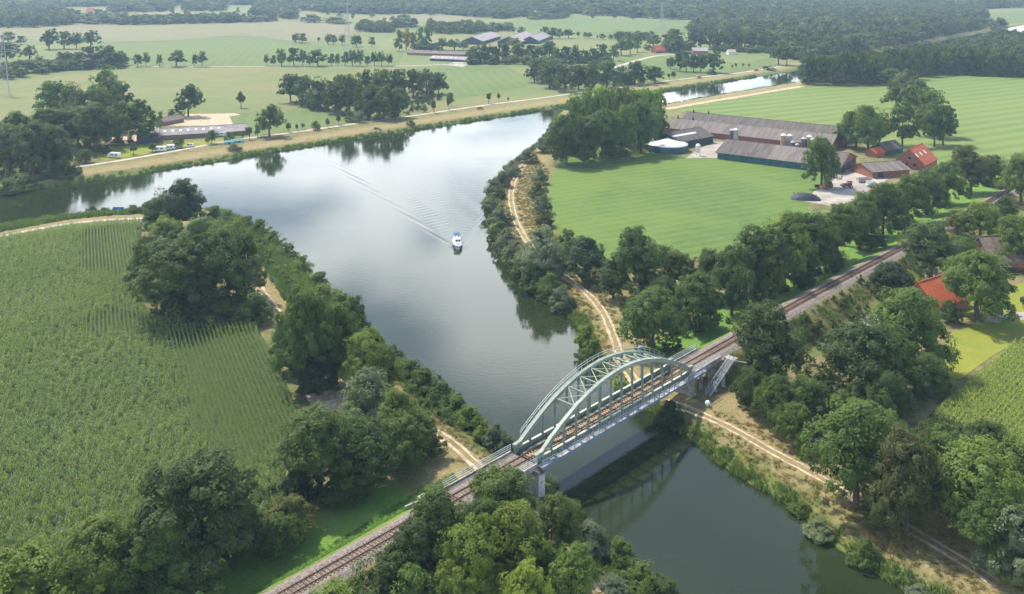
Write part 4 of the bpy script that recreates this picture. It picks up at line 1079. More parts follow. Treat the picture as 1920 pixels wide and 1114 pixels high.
x, y = rand_in([(405, 402), (440, 425), (470, 470), (500, 500), (540, 560), (575, 600), (612, 620), (640, 585), (600, 550), (552, 500), (500, 450), (450, 415)], 0.8)
n = len(x); s = rng.uniform(2.0, 3.4, n)
scatter('reed_bed', on_ground(x, y), np.column_stack([s, s, s]), zrot(n), REED, 'pale green reeds filling the point between the two canals')
x, y = rand_in([(-60, 452), (0, 435), (70, 422), (130, 411), (200, 404), (285, 400), (285, 393), (170, 401), (80, 411), (0, 424), (-60, 436)], 0.9)
n = len(x); s = rng.uniform(0.8, 2.0, n)
scatter('reed_bed', on_ground(x, y), np.column_stack([s, s, s]), zrot(n), REED + GTUFT_E, 'green reeds between the pale path and the canal at the left')
LBRUSH = shrub_meshes(M['reed'])
x, y = rand_in([(400, 404), (440, 425), (475, 470), (505, 505), (545, 565), (575, 600), (612, 620), (642, 588), (600, 550), (552, 500), (500, 450), (450, 415)], 2.6)
n = len(x); s = rng.uniform(1.6, 4.0, n)
scatter('undergrowth', on_ground(x, y), np.column_stack([s * 1.2, s * 1.2, s]), zrot(n), LBRUSH + BRUSH, 'pale willow scrub among the reeds between the two canals')
# fringe along every shore that is near enough to show
px_, py_ = [], []
for i in range(len(WATER)):
    a, b = WATER[i], WATER[(i + 1) % len(WATER)]
    L = np.linalg.norm(b - a)
    if L < 0.1 or min(a[1], b[1]) > 720 or max(a[1], b[1]) < 100: continue
    k = int(L * 3.2)
    t = rng.uniform(0, 1, k)
    nn = np.array([-(b - a)[1], (b - a)[0]]) / L
    off = rng.uniform(-0.2, 3.4, k)
    for sg in (1, -1):
        q = a + (b - a) * t[:, None] + nn * (off * sg)[:, None]
        px_.append(q[:, 0]); py_.append(q[:, 1])
x, y = np.concatenate(px_), np.concatenate(py_)
dw = wdist(x, y)
k = (dw > 0.1) & (dw < 3.4) & (rng.random(len(x)) < np.clip(1.15 - dw / 5, 0.1, 1) * (0.35 + 0.65 * (np.sin(x * 0.19) + np.sin(y * 0.23) > -0.5)))
x, y = x[k], y[k]; n = len(x)
s = rng.uniform(0.6, 1.5, n)
scatter('shore_grass', on_ground(x, y), np.column_stack([s * 1.2, s * 1.2, s]), zrot(n), REED, 'uneven fringe of green reeds and grass along the canal shores')
# grass on open ground near the camera
def cover(name, px, sp, lo, hi, protos, label, keep=None, avoid_track=None):
    x, y = rand_in(px, sp)
    dw = wdist(x, y)
    n_ = (x - CB[0]) * N[0] + (y - CB[1]) * N[1]
    k = (dw > 0.6) & (np.abs(n_) > 3.9)
    if keep is not None: k &= keep(x, y)
    for tr in (avoid_track or ()):
        k &= seg_dist(x, y, [P(u, v)[:2] for u, v in tr], False) > 1.7
    x, y = x[k], y[k]; n = len(x)
    s = rng.uniform(lo, hi, n)
    return scatter(name, on_ground(x, y), np.column_stack([s, s, s * rng.uniform(0.7, 1.1, n)]), zrot(n), protos, label)
clump = lambda x, y: (np.sin(x * 0.31 + np.sin(y * 0.17) * 2) + np.sin(y * 0.27 + x * 0.09)) > -0.3
sparse = lambda x, y: rng.random(len(x)) < 0.5
cover('bank_grass', [(1220, 765), (1290, 750), (1420, 800), (1560, 880), (1700, 960), (1920, 1090), (1920, 1180), (1720, 1125), (1560, 1022), (1420, 915), (1280, 812)], 0.75, 0.5, 1.1, DTUFT + TUFT, 'dry grass tufts on the bank at the lower right', sparse, (TR_R2,))
cover('bank_grass', [(740, 700), (830, 770), (930, 850), (980, 900), (900, 900), (800, 830), (690, 745), (640, 700)], 0.75, 0.5, 1.1, DTUFT + TUFT, 'dry grass tufts on the bank left of the bridge', sparse, (TR_L,))
cover('bank_grass', [(1000, 290), (1030, 320), (1020, 400), (1060, 480), (1150, 570), (1180, 680), (1240, 745), (1160, 735), (1100, 660), (1070, 590), (980, 500), (930, 420), (940, 350)], 0.8, 0.6, 1.3, DTUFT + TUFT, 'dry grass tufts along the wheel ruts behind the bridge', sparse, (TR_R,))
cover('bank_grass', [(440, 1130), (560, 1060), (700, 970), (850, 885), (870, 915), (760, 980), (560, 1120)], 0.6, 0.4, 0.8, GTUFT, 'green grass on the railway slope at the lower left', None)
cover('bank_grass', [(1345, 690), (1400, 660), (1500, 590), (1620, 515), (1700, 465), (1720, 500), (1640, 560), (1540, 640), (1440, 720), (1380, 740)], 0.8, 0.5, 1.4, DTUFT + TUFT + REED, 'rough dry grass on the slope right of the railway', sparse)
cover('bank_grass', [(1150, 1130), (1040, 985), (1060, 950), (1140, 1060), (1250, 1150)], 0.8, 0.5, 1.1, TUFT + DTUFT, 'grass on the bank below the bridge', None, (TR_L,))
# undergrowth in the woods
for px, sp, lo, hi, lb in (
    ([(380, 1100), (480, 1010), (600, 935), (700, 895), (800, 848), (780, 835), (690, 870), (560, 905), (480, 960), (300, 1070)], 2.6, 1.8, 3.4, 'low brush at the foot of the trees beside the maize'),
    ([(280, 590), (300, 608), (430, 610), (490, 610), (500, 560), (470, 500), (420, 440), (300, 440), (275, 500)], 3.0, 2.0, 4.0, 'low brush inside the copse at the top of the maize'),
    ([(540, 700), (560, 725), (600, 725), (680, 725), (740, 720), (690, 660), (610, 600), (560, 610), (520, 620)], 2.6, 1.8, 3.6, 'low brush under the trees of the left bank'),
    ([(560, 1140), (700, 1060), (790, 1000), (900, 960), (1000, 950), (1060, 1000), (1120, 1100), (1000, 1190), (620, 1190)], 2.6, 1.8, 3.6, 'low brush in front of the railway at the bottom'),
    ([(1080, 520), (1160, 560), (1190, 650), (1260, 670), (1340, 620), (1420, 580), (1530, 520), (1660, 440), (1790, 380), (1740, 395), (1600, 460), (1480, 530), (1360, 560), (1250, 540), (1130, 500)], 3.0, 2.0, 3.8, 'low brush under the tree row along the railway'),
    ([(1370, 735), (1400, 702), (1480, 632), (1600, 552), (1690, 497), (1740, 540), (1640, 600), (1760, 700), (1740, 770), (1620, 800), (1500, 830), (1420, 790)], 2.8, 1.5, 3.4, 'brambles and low brush right of the railway'),
    ([(1620, 960), (1720, 1010), (1900, 1100), (1960, 1080), (1960, 850), (1760, 800), (1640, 850), (1600, 900)], 3.0, 1.6, 3.6, 'low brush in the wood at the lower right'),
    ([(1040, 305), (1110, 300), (1230, 285), (1240, 255), (1090, 255), (1040, 280)], 4.0, 2.5, 5.0, 'brush filling the wood beside the round tank'),
    ([(0, 350), (120, 325), (230, 275), (300, 262), (240, 200), (110, 215), (0, 290)], 4.5, 2.5, 5.0, 'brush filling the wood left of the stable'),
    ([(530, 195), (620, 215), (700, 228), (755, 222), (840, 180), (760, 170), (640, 180)], 4.5, 2.5, 5.0, 'brush filling the clump on the far bank'),
    ([(990, 150), (1060, 172), (1140, 166), (1230, 156), (1225, 145), (1000, 135)], 5.5, 3.0, 6.0, 'brush under the belt along the canal road'),
    ([(1000, 285), (1012, 268), (960, 305), (918, 355), (908, 400), (945, 490), (1030, 575), (1070, 600), (1050, 560), (975, 480), (935, 410), (950, 350)], 2.0, 1.2, 2.6, 'low willow brush on the right shore of the canal arm'),
    ([(640, 600), (700, 660), (760, 712), (850, 787), (935, 852), (925, 862), (840, 800), (745, 724), (690, 674)], 2.0, 1.2, 2.6, 'low brush on the left shore of the canal arm')):
    cover('undergrowth', px, sp, lo, hi, BRUSH, lb, clump, (TR_R, TR_R2, TR_L))

x, y = rand_in([(1503, 158), (1640, 158.5), (1700, 149), (1760, 141), (1930, 146), (1930, 141), (1760, 136), (1690, 143), (1640, 152), (1510, 153)], 5.0)
n = len(x); s = rng.uniform(4.0, 8.0, n)
scatter('undergrowth', on_ground(x, y), np.column_stack([s * 1.2, s * 1.2, s]), zrot(n), BRUSH, 'bushy edge of the wood behind the striped meadow')

# ------------------------------------------------------------------ maize
def maize_row(seed, m, L=1.6, n=7, h=2.3):
    r = np.random.default_rng(seed)
    cs, ns, tq = [], [], []
    for i in range(n):
        x0 = -L / 2 + L * (i + r.uniform(0.2, 0.8)) / n
        y0 = r.normal() * 0.06
        hh = h * r.uniform(0.85, 1.08)
        for k in range(8):
            a = r.uniform(0, 6.28); z = hh * r.uniform(0.45, 0.97)
            cs.append((x0 + 0.3 * math.cos(a), y0 + 0.26 * math.sin(a), z))
            ns.append((0.5 * math.cos(a), 0.5 * math.sin(a), 0.75 + r.normal() * 0.2))
        tq.append((x0, y0, hh))
    c, nn = np.array(cs), np.array(ns); nn /= np.linalg.norm(nn, axis=1)[:, None]
    t = np.column_stack([nn[:, 0], nn[:, 1], -0.55 * np.ones(len(c))]); t /= np.linalg.norm(t, axis=1)[:, None]
    b = np.cross(nn, t)
    sz = r.uniform(0.32, 0.62, len(c))[:, None]
    v = np.stack([c - t * sz * 0.5, c - b * 0.055 - t * 0.02, c + t * sz * 0.5, c + b * 0.055], 1).reshape(-1, 3)
    ex = MB()
    for (x0, y0, hh) in tq:
        a = r.uniform(0, 3.14); w = 0.06
        dx, dy = w * math.cos(a), w * math.sin(a)
        ex.add([(x0 - dx * 0.3, y0 - dy * 0.3, hh - 0.1), (x0 + dx * 0.3, y0 + dy * 0.3, hh - 0.1), (x0 + dx, y0 + dy, hh + 0.22), (x0 - dx, y0 - dy, hh + 0.22)], [(0, 1, 2, 3)], 1)
    return quads_mesh('maize_row', v, [m, M['tassel']], ex)

def maize_field(name, px, m, a_px, b_px, label, gap, zones=None, h=2.3, row_w=0.62):
    A, B = P(*a_px)[:2], P(*b_px)[:2]
    d = (B - A) / np.linalg.norm(B - A)
    nrm = np.array([-d[1], d[0]])
    poly = np.array([P(u, v)[:2] for u, v in px])
    sd, nd = poly @ d, poly @ nrm
    Lr = 1.6
    ss, nn = np.meshgrid(np.arange(sd.min(), sd.max(), Lr * 0.97), np.arange(nd.min(), nd.max(), gap))
    ss = ss.ravel() + rng.uniform(-0.4, 0.4, ss.size); nn = nn.ravel()
    pts = ss[:, None] * d + nn[:, None] * nrm
    k = inside(pts[:, 0], pts[:, 1], poly) & (seg_dist(pts[:, 0], pts[:, 1], poly) > 0.8)
    pts = pts[k]
    n = len(pts)
    if zones is not None:
        clear = np.zeros(n, bool)
        for z in zones:
            zp = np.array([P(u, v)[:2] for u, v in z])
            clear |= inside(pts[:, 0] + rng.normal(size=n) * 1.6, pts[:, 1] + rng.normal(size=n) * 2.2, zp)
    else: clear = np.ones(n, bool)
    rz = np.where(clear, math.atan2(d[1], d[0]) + rng.normal(size=n) * 0.01, rng.uniform(0, 6.28, n))
    jit = np.where(clear, 0.03, 0.75)
    pts = pts + rng.normal(size=(n, 2)) * jit[:, None] * 0.6
    # trampled and leaning bands
    nz = np.sin(pts[:, 0] * 0.07 + 2 * np.sin(pts[:, 1] * 0.045)) * np.sin(pts[:, 1] * 0.09)
    sc = np.where(clear, 1.0, 0.93 + 0.12 * nz) * h / 2.3 * rng.uniform(0.93, 1.06, n)
    wide = np.where(clear, row_w, 1.25)
    S3 = np.column_stack([np.where(clear, 1.05, 1.1), wide, sc])
    rot = np.column_stack([np.zeros(n), np.zeros(n), rz])
    protos = [maize_row(40 + i, m) for i in range(5)]
    scatter(name, np.column_stack([pts, np.full(n, 2.04)]), S3, rot, protos, label)
    return n
Z1 = [(312, 640), (330, 632), (425, 612), (487, 622), (525, 690), (567, 790), (530, 850), (500, 900), (420, 870), (365, 850), (340, 745)]
Z2 = [(150, 440), (215, 425), (268, 418), (260, 480), (245, 530), (145, 512)]
Z3 = [(165, 610), (210, 585), (292, 604), (310, 608), (260, 625), (165, 640)]
n1 = maize_field('maize_crop', MAIZE_PX, M['maize'], (363, 840), (317, 647), 'large field of tall ripening maize at the left', 1.0, [Z1, Z2, Z3])
n2 = maize_field('maize_crop', MAIZE2_PX, M['maize_lit'], (1740, 800), (1925, 632), 'bright green maize field at the right edge', 1.05, None, 2.0, 0.95)
# ------------------------------------------------------------------ railway track
RAILZ = 7.22
def LN(s, n, z): return (s, n, z)                           # bridge-local coordinates (x along the line, y away from the viewer)
bm_ = MB()
for (s0, s1) in ((-170, -43.2), (36.7, 420)):
    ss = np.linspace(s0, s1, int((s1 - s0) / 4) + 1)
    prof = [(-3.2, -0.05), (-2.0, 0.42), (2.0, 0.42), (3.2, -0.05)]
    vs = []
    for s in ss:
        top = 6.55 if s < 80 else max(3.4, 6.55 - (s - 80) * 0.018)
        for (n, dz) in prof: vs.append(BR(s, n + 0.1 * math.sin(s * 0.9 + n), top + dz))
    k = len(prof)
    bm_.add(vs, [(i * k + j, (i + 1) * k + j, (i + 1) * k + j + 1, i * k + j + 1) for i in range(len(ss) - 1) for j in range(k - 1)])
tag(bm_.build('ballast_bed', M['ballast']), 'grey stone ballast bed of the single railway line', kind='structure')

def rz_at(s): return RAILZ if s < 80 else max(RAILZ - 3.15, RAILZ - (s - 80) * 0.018)
track = empty('railway_track', BR(0, 0, 0), RZ, 'single railway track with rusty rails on wooden sleepers', 'railway track')
for side in (-1, 1):
    mb = MB()
    ss = list(np.arange(-170, 420, 6.0))
    for a, b in zip(ss[:-1], ss[1:]):
        mb.beam((a, side * 0.75, rz_at(a) - 0.07), (b, side * 0.75, rz_at(b) - 0.07), 0.11, 0.16)
    mb.build('rail', M['rail'], track)
slp = MB().box((0, 0, 0), (0.26, 2.55, 0.16)).mesh('sleeper', M['sleeper'])
slb = MB().box((0, 0, 0), (0.30, 2.9, 0.2)).mesh('bridge_sleeper', M['deckboard'])
many = MB()
cnt = 0
for i, s in enumerate(np.arange(-78, 330, 0.72)):
    z = rz_at(s) - 0.215
    on_br = -25 < s < 25
    if cnt < 290:
        o = link('sleeper', slb if on_br else slp, track, (s, rng.normal() * 0.02, z + (0.0 if on_br else 0.0)), rng.normal() * 0.01)
        cnt += 1
    else: many.box((s, 0, z), (0.26, 2.55, 0.16))
tag(many.build('distant_sleepers', M['sleeper'], track), kind='stuff')

# ------------------------------------------------------------------ the bridge
br = empty('railway_arch_bridge', BR(0, 0, 0), RZ, 'pale green steel tied arch railway bridge over the canal arm', 'bridge')
HALF, NA, ZF, RISE = 25.0, 2.65, 7.75, 8.1
def arch_z(s):
    t = s / HALF
    return ZF + RISE * (1 - t * t)
NP = 14
node = [-HALF + 2 * HALF * i / NP for i in range(NP + 1)]
for side in (-1, 1):
    # box section arch, one closed mesh; short level shoes at both feet
    st = [-HALF - 0.9, -HALF + 0.2] + list(np.linspace(-HALF + 0.9, HALF - 0.9, 53)) + [HALF - 0.2, HALF + 0.9]
    zc = [ZF + 0.42, ZF + 0.5] + [max(ZF + 0.5, arch_z(q)) for q in st[2:-2]] + [ZF + 0.5, ZF + 0.42]
    vs, w, h = [], 0.30, 0.36
    for i, q in enumerate(st):
        i0, i1 = max(0, i - 1), min(len(st) - 1, i + 1)
        tx, tz = st[i1] - st[i0], zc[i1] - zc[i0]
        L = math.hypot(tx, tz); nx_, nz_ = -tz / L, tx / L
        for (a, b) in ((-w, -h), (w, -h), (w, h), (-w, h)):
            vs.append((q + nx_ * b, side * NA + a, zc[i] + nz_ * b))
    fs = [(i * 4 + j, i * 4 + (j + 1) % 4, (i + 1) * 4 + (j + 1) % 4, (i + 1) * 4 + j) for i in range(len(st) - 1) for j in range(4)]
    fs += [(3, 2, 1, 0), tuple(len(vs) - 4 + j for j in range(4))]
    ar = MB().add(vs, fs).build('arch', M['bridge'], br)
    # top cover plate with splice plates as lighter flange
    fl = MB()
    vs = []
    for i, q in enumerate(st):
        i0, i1 = max(0, i - 1), min(len(st) - 1, i + 1)
        tx, tz = st[i1] - st[i0], zc[i1] - zc[i0]
        L = math.hypot(tx, tz); nx_, nz_ = -tz / L, tx / L
        for (a, b) in ((-0.36, 0.365), (0.36, 0.365), (0.36, 0.41), (-0.36, 0.41)):
            vs.append((q + nx_ * b, side * NA + a, zc[i] + nz_ * b))
    fl.add(vs, fs).build('top_flange', M['bridge'], ar)
    sp = MB()
    for q in node[1:-1:2]:
        i = int(np.argmin([abs(a - q) for a in st]))
        tx, tz = st[i + 1] - st[i - 1], zc[i + 1] - zc[i - 1]; L = math.hypot(tx, tz); tx, tz = tx / L, tz / L
        c = (st[i] - tz * 0.43, side * NA, zc[i] + tx * 0.43)
        sp.beam((c[0] - tx * 0.55, c[1], c[2] - tz * 0.55), (c[0] + tx * 0.55, c[1], c[2] + tz * 0.55), 0.8, 0.05)
    tag(sp.build('splice_plates', M['bridge'], ar), kind='stuff')
    # hangers: I sections
    for q in node[1:-1]:
        zt = arch_z(q) - 0.3
        mb = MB()
        zb = 7.6
        mb.box((q, side * (NA), (zt + zb) / 2), (0.10, 0.42, zt - zb))
        mb.box((q - 0.19, side * (NA), (zt + zb) / 2 - 0.004), (0.28, 0.10, zt - zb - 0.01))
        mb.box((q + 0.19, side * (NA), (zt + zb) / 2 - 0.004), (0.28, 0.10, zt - zb - 0.01))
        mb.build('hanger', M['bridge'], br)
    # tie girder with stiffeners
    g = MB()
    g.box((0, side * NA, 7.02), (2 * HALF + 1.6, 0.10, 1.35))
    g.box((0, side * NA, 6.33), (2 * HALF + 1.6, 0.5, 0.05))
    for q in np.linspace(-HALF, HALF, 57): g.box((q, side * NA, 7.0), (0.04, 0.44, 1.28))
    gi = g.build('tie_girder', M['bridge'], br)
    for a, b in zip(node[:-1], node[1:]):
        MB().box(((a + b) / 2, side * NA, 7.74), (b - a - 0.62, 0.46, 0.09)).build('girder_flange', M['bridge_top'], gi)
# wind bracing between the arches
for i in range(3, NP - 2):
    q = node[i]; z = arch_z(q)
    MB().beam((q, -NA + 0.3, z), (q, NA - 0.3, z), 0.26, 0.26).build('cross_strut', M['bridge'], br)
for i in range(3, NP - 3):
    a, b = node[i], node[i + 1]
    za, zb = arch_z(a), arch_z(b)
    mb = MB()
    mb.beam((a, -NA + 0.3, za + 0.02), (b, NA - 0.3, zb + 0.02), 0.17, 0.14)
    mb.beam((a, NA - 0.3, za - 0.13), (b, -NA + 0.3, zb - 0.13), 0.17, 0.14)
    tag(mb.build('cross_bracing', M['bridge'], br), None)
for q in (node[3], node[-4]):
    z = arch_z(q)
    MB().box((q, 0, z - 0.55), (0.2, 2 * NA - 0.9, 0.5)).build('portal_beam', M['bridge'], br)
# floor: cross girders, stringers, boarding beside the track
for q in node: MB().box((q, 0, 6.55), (0.25, 2 * NA - 0.2, 0.5)).build('cross_girder', M['steel_dark'], br)
for y in (-0.75, 0.75): MB().box((0, y, 6.76), (2 * HALF, 0.25, 0.28)).build('stringer', M['steel_dark'], br)
MB().box((0, 1.92, 6.96), (2 * HALF, 0.85, 0.05)).build('walkway_plate', M['steel_dark'], br)
MB().box((0, -1.92, 6.94), (2 * HALF, 0.75, 0.05)).build('walkway_plate', M['steel_dark'], br)
wp = MB()
MB().box((0, 0, 7.045), (2 * HALF, 0.55, 0.04)).build('timber_walk', M['deckboard'], br)
for y in (-1.16, 1.16): MB().box((0, y, 7.12), (2 * HALF, 0.22, 0.16)).build('guard_timber', M['deckboard'], br)
# outside footway on the near side with its blue railing
MB().box((1.5, -3.75, 6.9), (2 * HALF + 5, 1.25, 0.08)).build('footway', M['concrete'], br)
MB().box((1.5, -4.42, 6.74), (2 * HALF + 5, 0.08, 0.42)).build('footway_edge_beam', M['rail_blue'], br)
for q in np.linspace(-HALF, HALF, 29): MB().beam((q, -NA - 0.1, 6.55), (q, -4.36, 6.72), 0.1, 0.14).build('footway_bracket', M['rail_blue'], br)
rl = MB()
rl.beam((-HALF - 1, -4.45, 8.05), (HALF + 4, -4.45, 8.05), 0.09, 0.09)
rl.beam((-HALF - 1, -4.45, 7.5), (HALF + 4, -4.45, 7.5), 0.06, 0.06)
rr = rl.build('railing', M['rail_blue'], br)
for q in np.linspace(-HALF - 1, HALF + 4, 31): MB().box((q, -4.45, 7.46), (0.08, 0.08, 1.14)).build('post', M['rail_blue'], rr)
# handrail climbing over the far arch
ah = MB()
qs = np.linspace(-HALF + 1.5, HALF - 1.5, 45)
for a, b in zip(qs[:-1], qs[1:]):
    for dz in (0.95, 1.45): ah.beam((a, NA + 0.55, max(ZF + .5, arch_z(a)) + dz), (b, NA + 0.55, max(ZF + .5, arch_z(b)) + dz), 0.055, 0.055)
ahr = ah.build('arch_handrail', M['rail_grey'], br)
for q in np.linspace(-HALF + 1.5, HALF - 1.5, 27):
    z = max(ZF + .5, arch_z(q))
    mb = MB(); mb.box((q, NA + 0.55, z + 0.85), (0.07, 0.07, 1.25)); mb.beam((q, NA + 0.25, z + 0.2), (q, NA + 0.58, z + 0.25), 0.07, 0.07)
    mb.build('post', M['rail_grey'], ahr)
ah2 = MB()
for a, b in zip(qs[:-1], qs[1:]): ah2.beam((a, -NA - 0.18, max(ZF + .5, arch_z(a)) + 0.75), (b, -NA - 0.18, max(ZF + .5, arch_z(b)) + 0.75), 0.04, 0.04)
ah2r = ah2.build('arch_handrail', M['rail_grey'], br)
for q in qs[::4]: MB().box((q, -NA - 0.18, max(ZF + .5, arch_z(q)) + 0.55), (0.04, 0.04, 0.42)).build('post', M['rail_grey'], ah2r)
# maintenance box on the far arch
MB().box((14.5, NA + 0.6, arch_z(14.5) + 1.0), (1.3, 0.5, 0.5)).build('signal_box', M['rail_blue'], br)
# approach spans
def approach(s0, s1, wall=True):
    L, c = s1 - s0, (s0 + s1) / 2
    dk = MB()
    dk.box((c, 0, 6.55), (L, 6.6, 0.55))
    d = dk.build('approach_deck', M['concrete'], br)
    MB().box((c, 0, 6.93), (L - 0.1, 5.6, 0.22)).build('ballast', M['ballast'], d)
    for side in (-1, 1):
        MB().box((c, side * 3.2, 7.02), (L, 0.25, 0.6)).build('parapet', M['concrete'], d)
        mb = MB()
        y = side * 3.28
        for z in (7.7, 8.1, 8.45): mb.beam((s0, y, z), (s1, y, z), 0.07, 0.07)
        r_ = mb.build('railing', M['rail_grey'], br)
        for q in np.linspace(s0, s1, max(3, int(L / 1.9))): MB().box((q, y, 7.85), (0.08, 0.08, 1.25)).build('post', M['rail_grey'], r_)
        MB().box((c, side * 2.4, 6.05), (L - 0.6, 0.35, 0.5)).build('deck_beam', M['white_pier'] if s0 < 0 else M['concrete'], d)
approach(-43.0, -26.0)
approach(26.0, 37.0)
def pier(s, w, n0, n1, z0, z1, m=M['concrete'], cap=True):
    mb = MB().box((s, (n0 + n1) / 2, (z0 + z1) / 2), (w, n1 - n0, z1 - z0))
    p_ = mb.build('pier', m, br)
    if cap: MB().box((s, (n0 + n1) / 2, z1 + 0.15), (w + 0.35, n1 - n0 + 0.4, 0.3)).build('pier_cap', M['concrete'], p_)
    return p_
pl = pier(-25.6, 1.7, -4.0, 3.4, -0.6, 5.5, M['white_pier'])
for (dz, wd, dy) in ((1.25, 0.75, 0.0), (1.05, 0.5, -0.1), (-0.6, 0.45, -0.25), (-0.95, 0.3, -0.3)):
    MB().box((-25.6 + 0.1 + dy, -4.008, 2.9 + dz), (wd, 0.02, 0.10)).build('painted_mark', M['black'], pl)
pier(25.6, 1.6, -3.4, 3.4, -0.6, 5.5)
for s in (29.5, 33.2):
    for n in (-2.6, 2.6): MB().box((s, n, 3.7), (0.6, 0.6, 4.6)).build('trestle_column', M['concrete'], br)
    MB().box((s, 0, 5.95), (0.62, 6.2, 0.5)).build('trestle_beam', M['concrete'], br)
for s in (-31.8, -37.5):
    for n in (-2.6, 2.6): MB().box((s, n, 3.7), (0.6, 0.6, 4.6)).build('trestle_column', M['white_pier'], br)
    MB().box((s, 0, 5.95), (0.62, 6.2, 0.5)).build('trestle_beam', M['white_pier'], br)
for (s, sg) in ((-43.6, -1), (37.6, 1)):
    ab = MB().box((s, 0, 4.0), (1.1, 7.2, 5.0)).build('abutment', M['concrete'], br)
    for n in (-1, 1):
        MB().beam((s, n * 3.7, 5.0), (s + sg * 4.5, n * 6.5, 3.6), 0.35, 3.2).build('wing_wall', M['concrete'], ab)
# staircase down the near side of the right abutment
stc = MB()
x0, x1, zt, zb = 37.8, 27.5, 6.95, 2.3
stair = empty('canal_stair', BR(0, 0, 0), RZ, 'steep blue railed stair beside the right end of the bridge', 'stair')
for y in (-5.0, -6.1):
    MB().beam((x0, y, zt - 0.15), (x1, y, zb - 0.1), 0.08, 0.28).build('stringer', M['rail_grey'], stair)
    mb = MB(); mb.beam((x0, y, zt + 1.0), (x1, y, zb + 1.05), 0.08, 0.08); mb.beam((x0, y, zt + 0.5), (x1, y, zb + 0.55), 0.05, 0.05)
    h_ = mb.build('handrail', M['rail_blue'] if y < -5.5 else M['rail_grey'], stair)
    for k in range(9):
        t = k / 8
        MB().box((x0 + (x1 - x0) * t, y, zt + (zb - zt) * t + 0.48), (0.07, 0.07, 1.05)).build('baluster', M['rail_grey'], h_)
for k in range(26):
    t = (k + 0.5) / 26
    MB().box((x0 + (x1 - x0) * t, -5.55, zt + (zb - zt) * t), (0.34, 1.02, 0.06)).build('step', M['rail_blue'] if k > 19 else M['concrete'], stair)
MB().box((38.6, -4.9, 6.9), (1.8, 2.6, 0.14)).build('landing', M['concrete'], stair)
for xx in (34.0, 30.5): MB().box((xx, -5.55, 3.2), (0.16, 0.9, 3.6 if xx > 32 else 2.2)).build('stair_support', M['rail_grey'], stair)

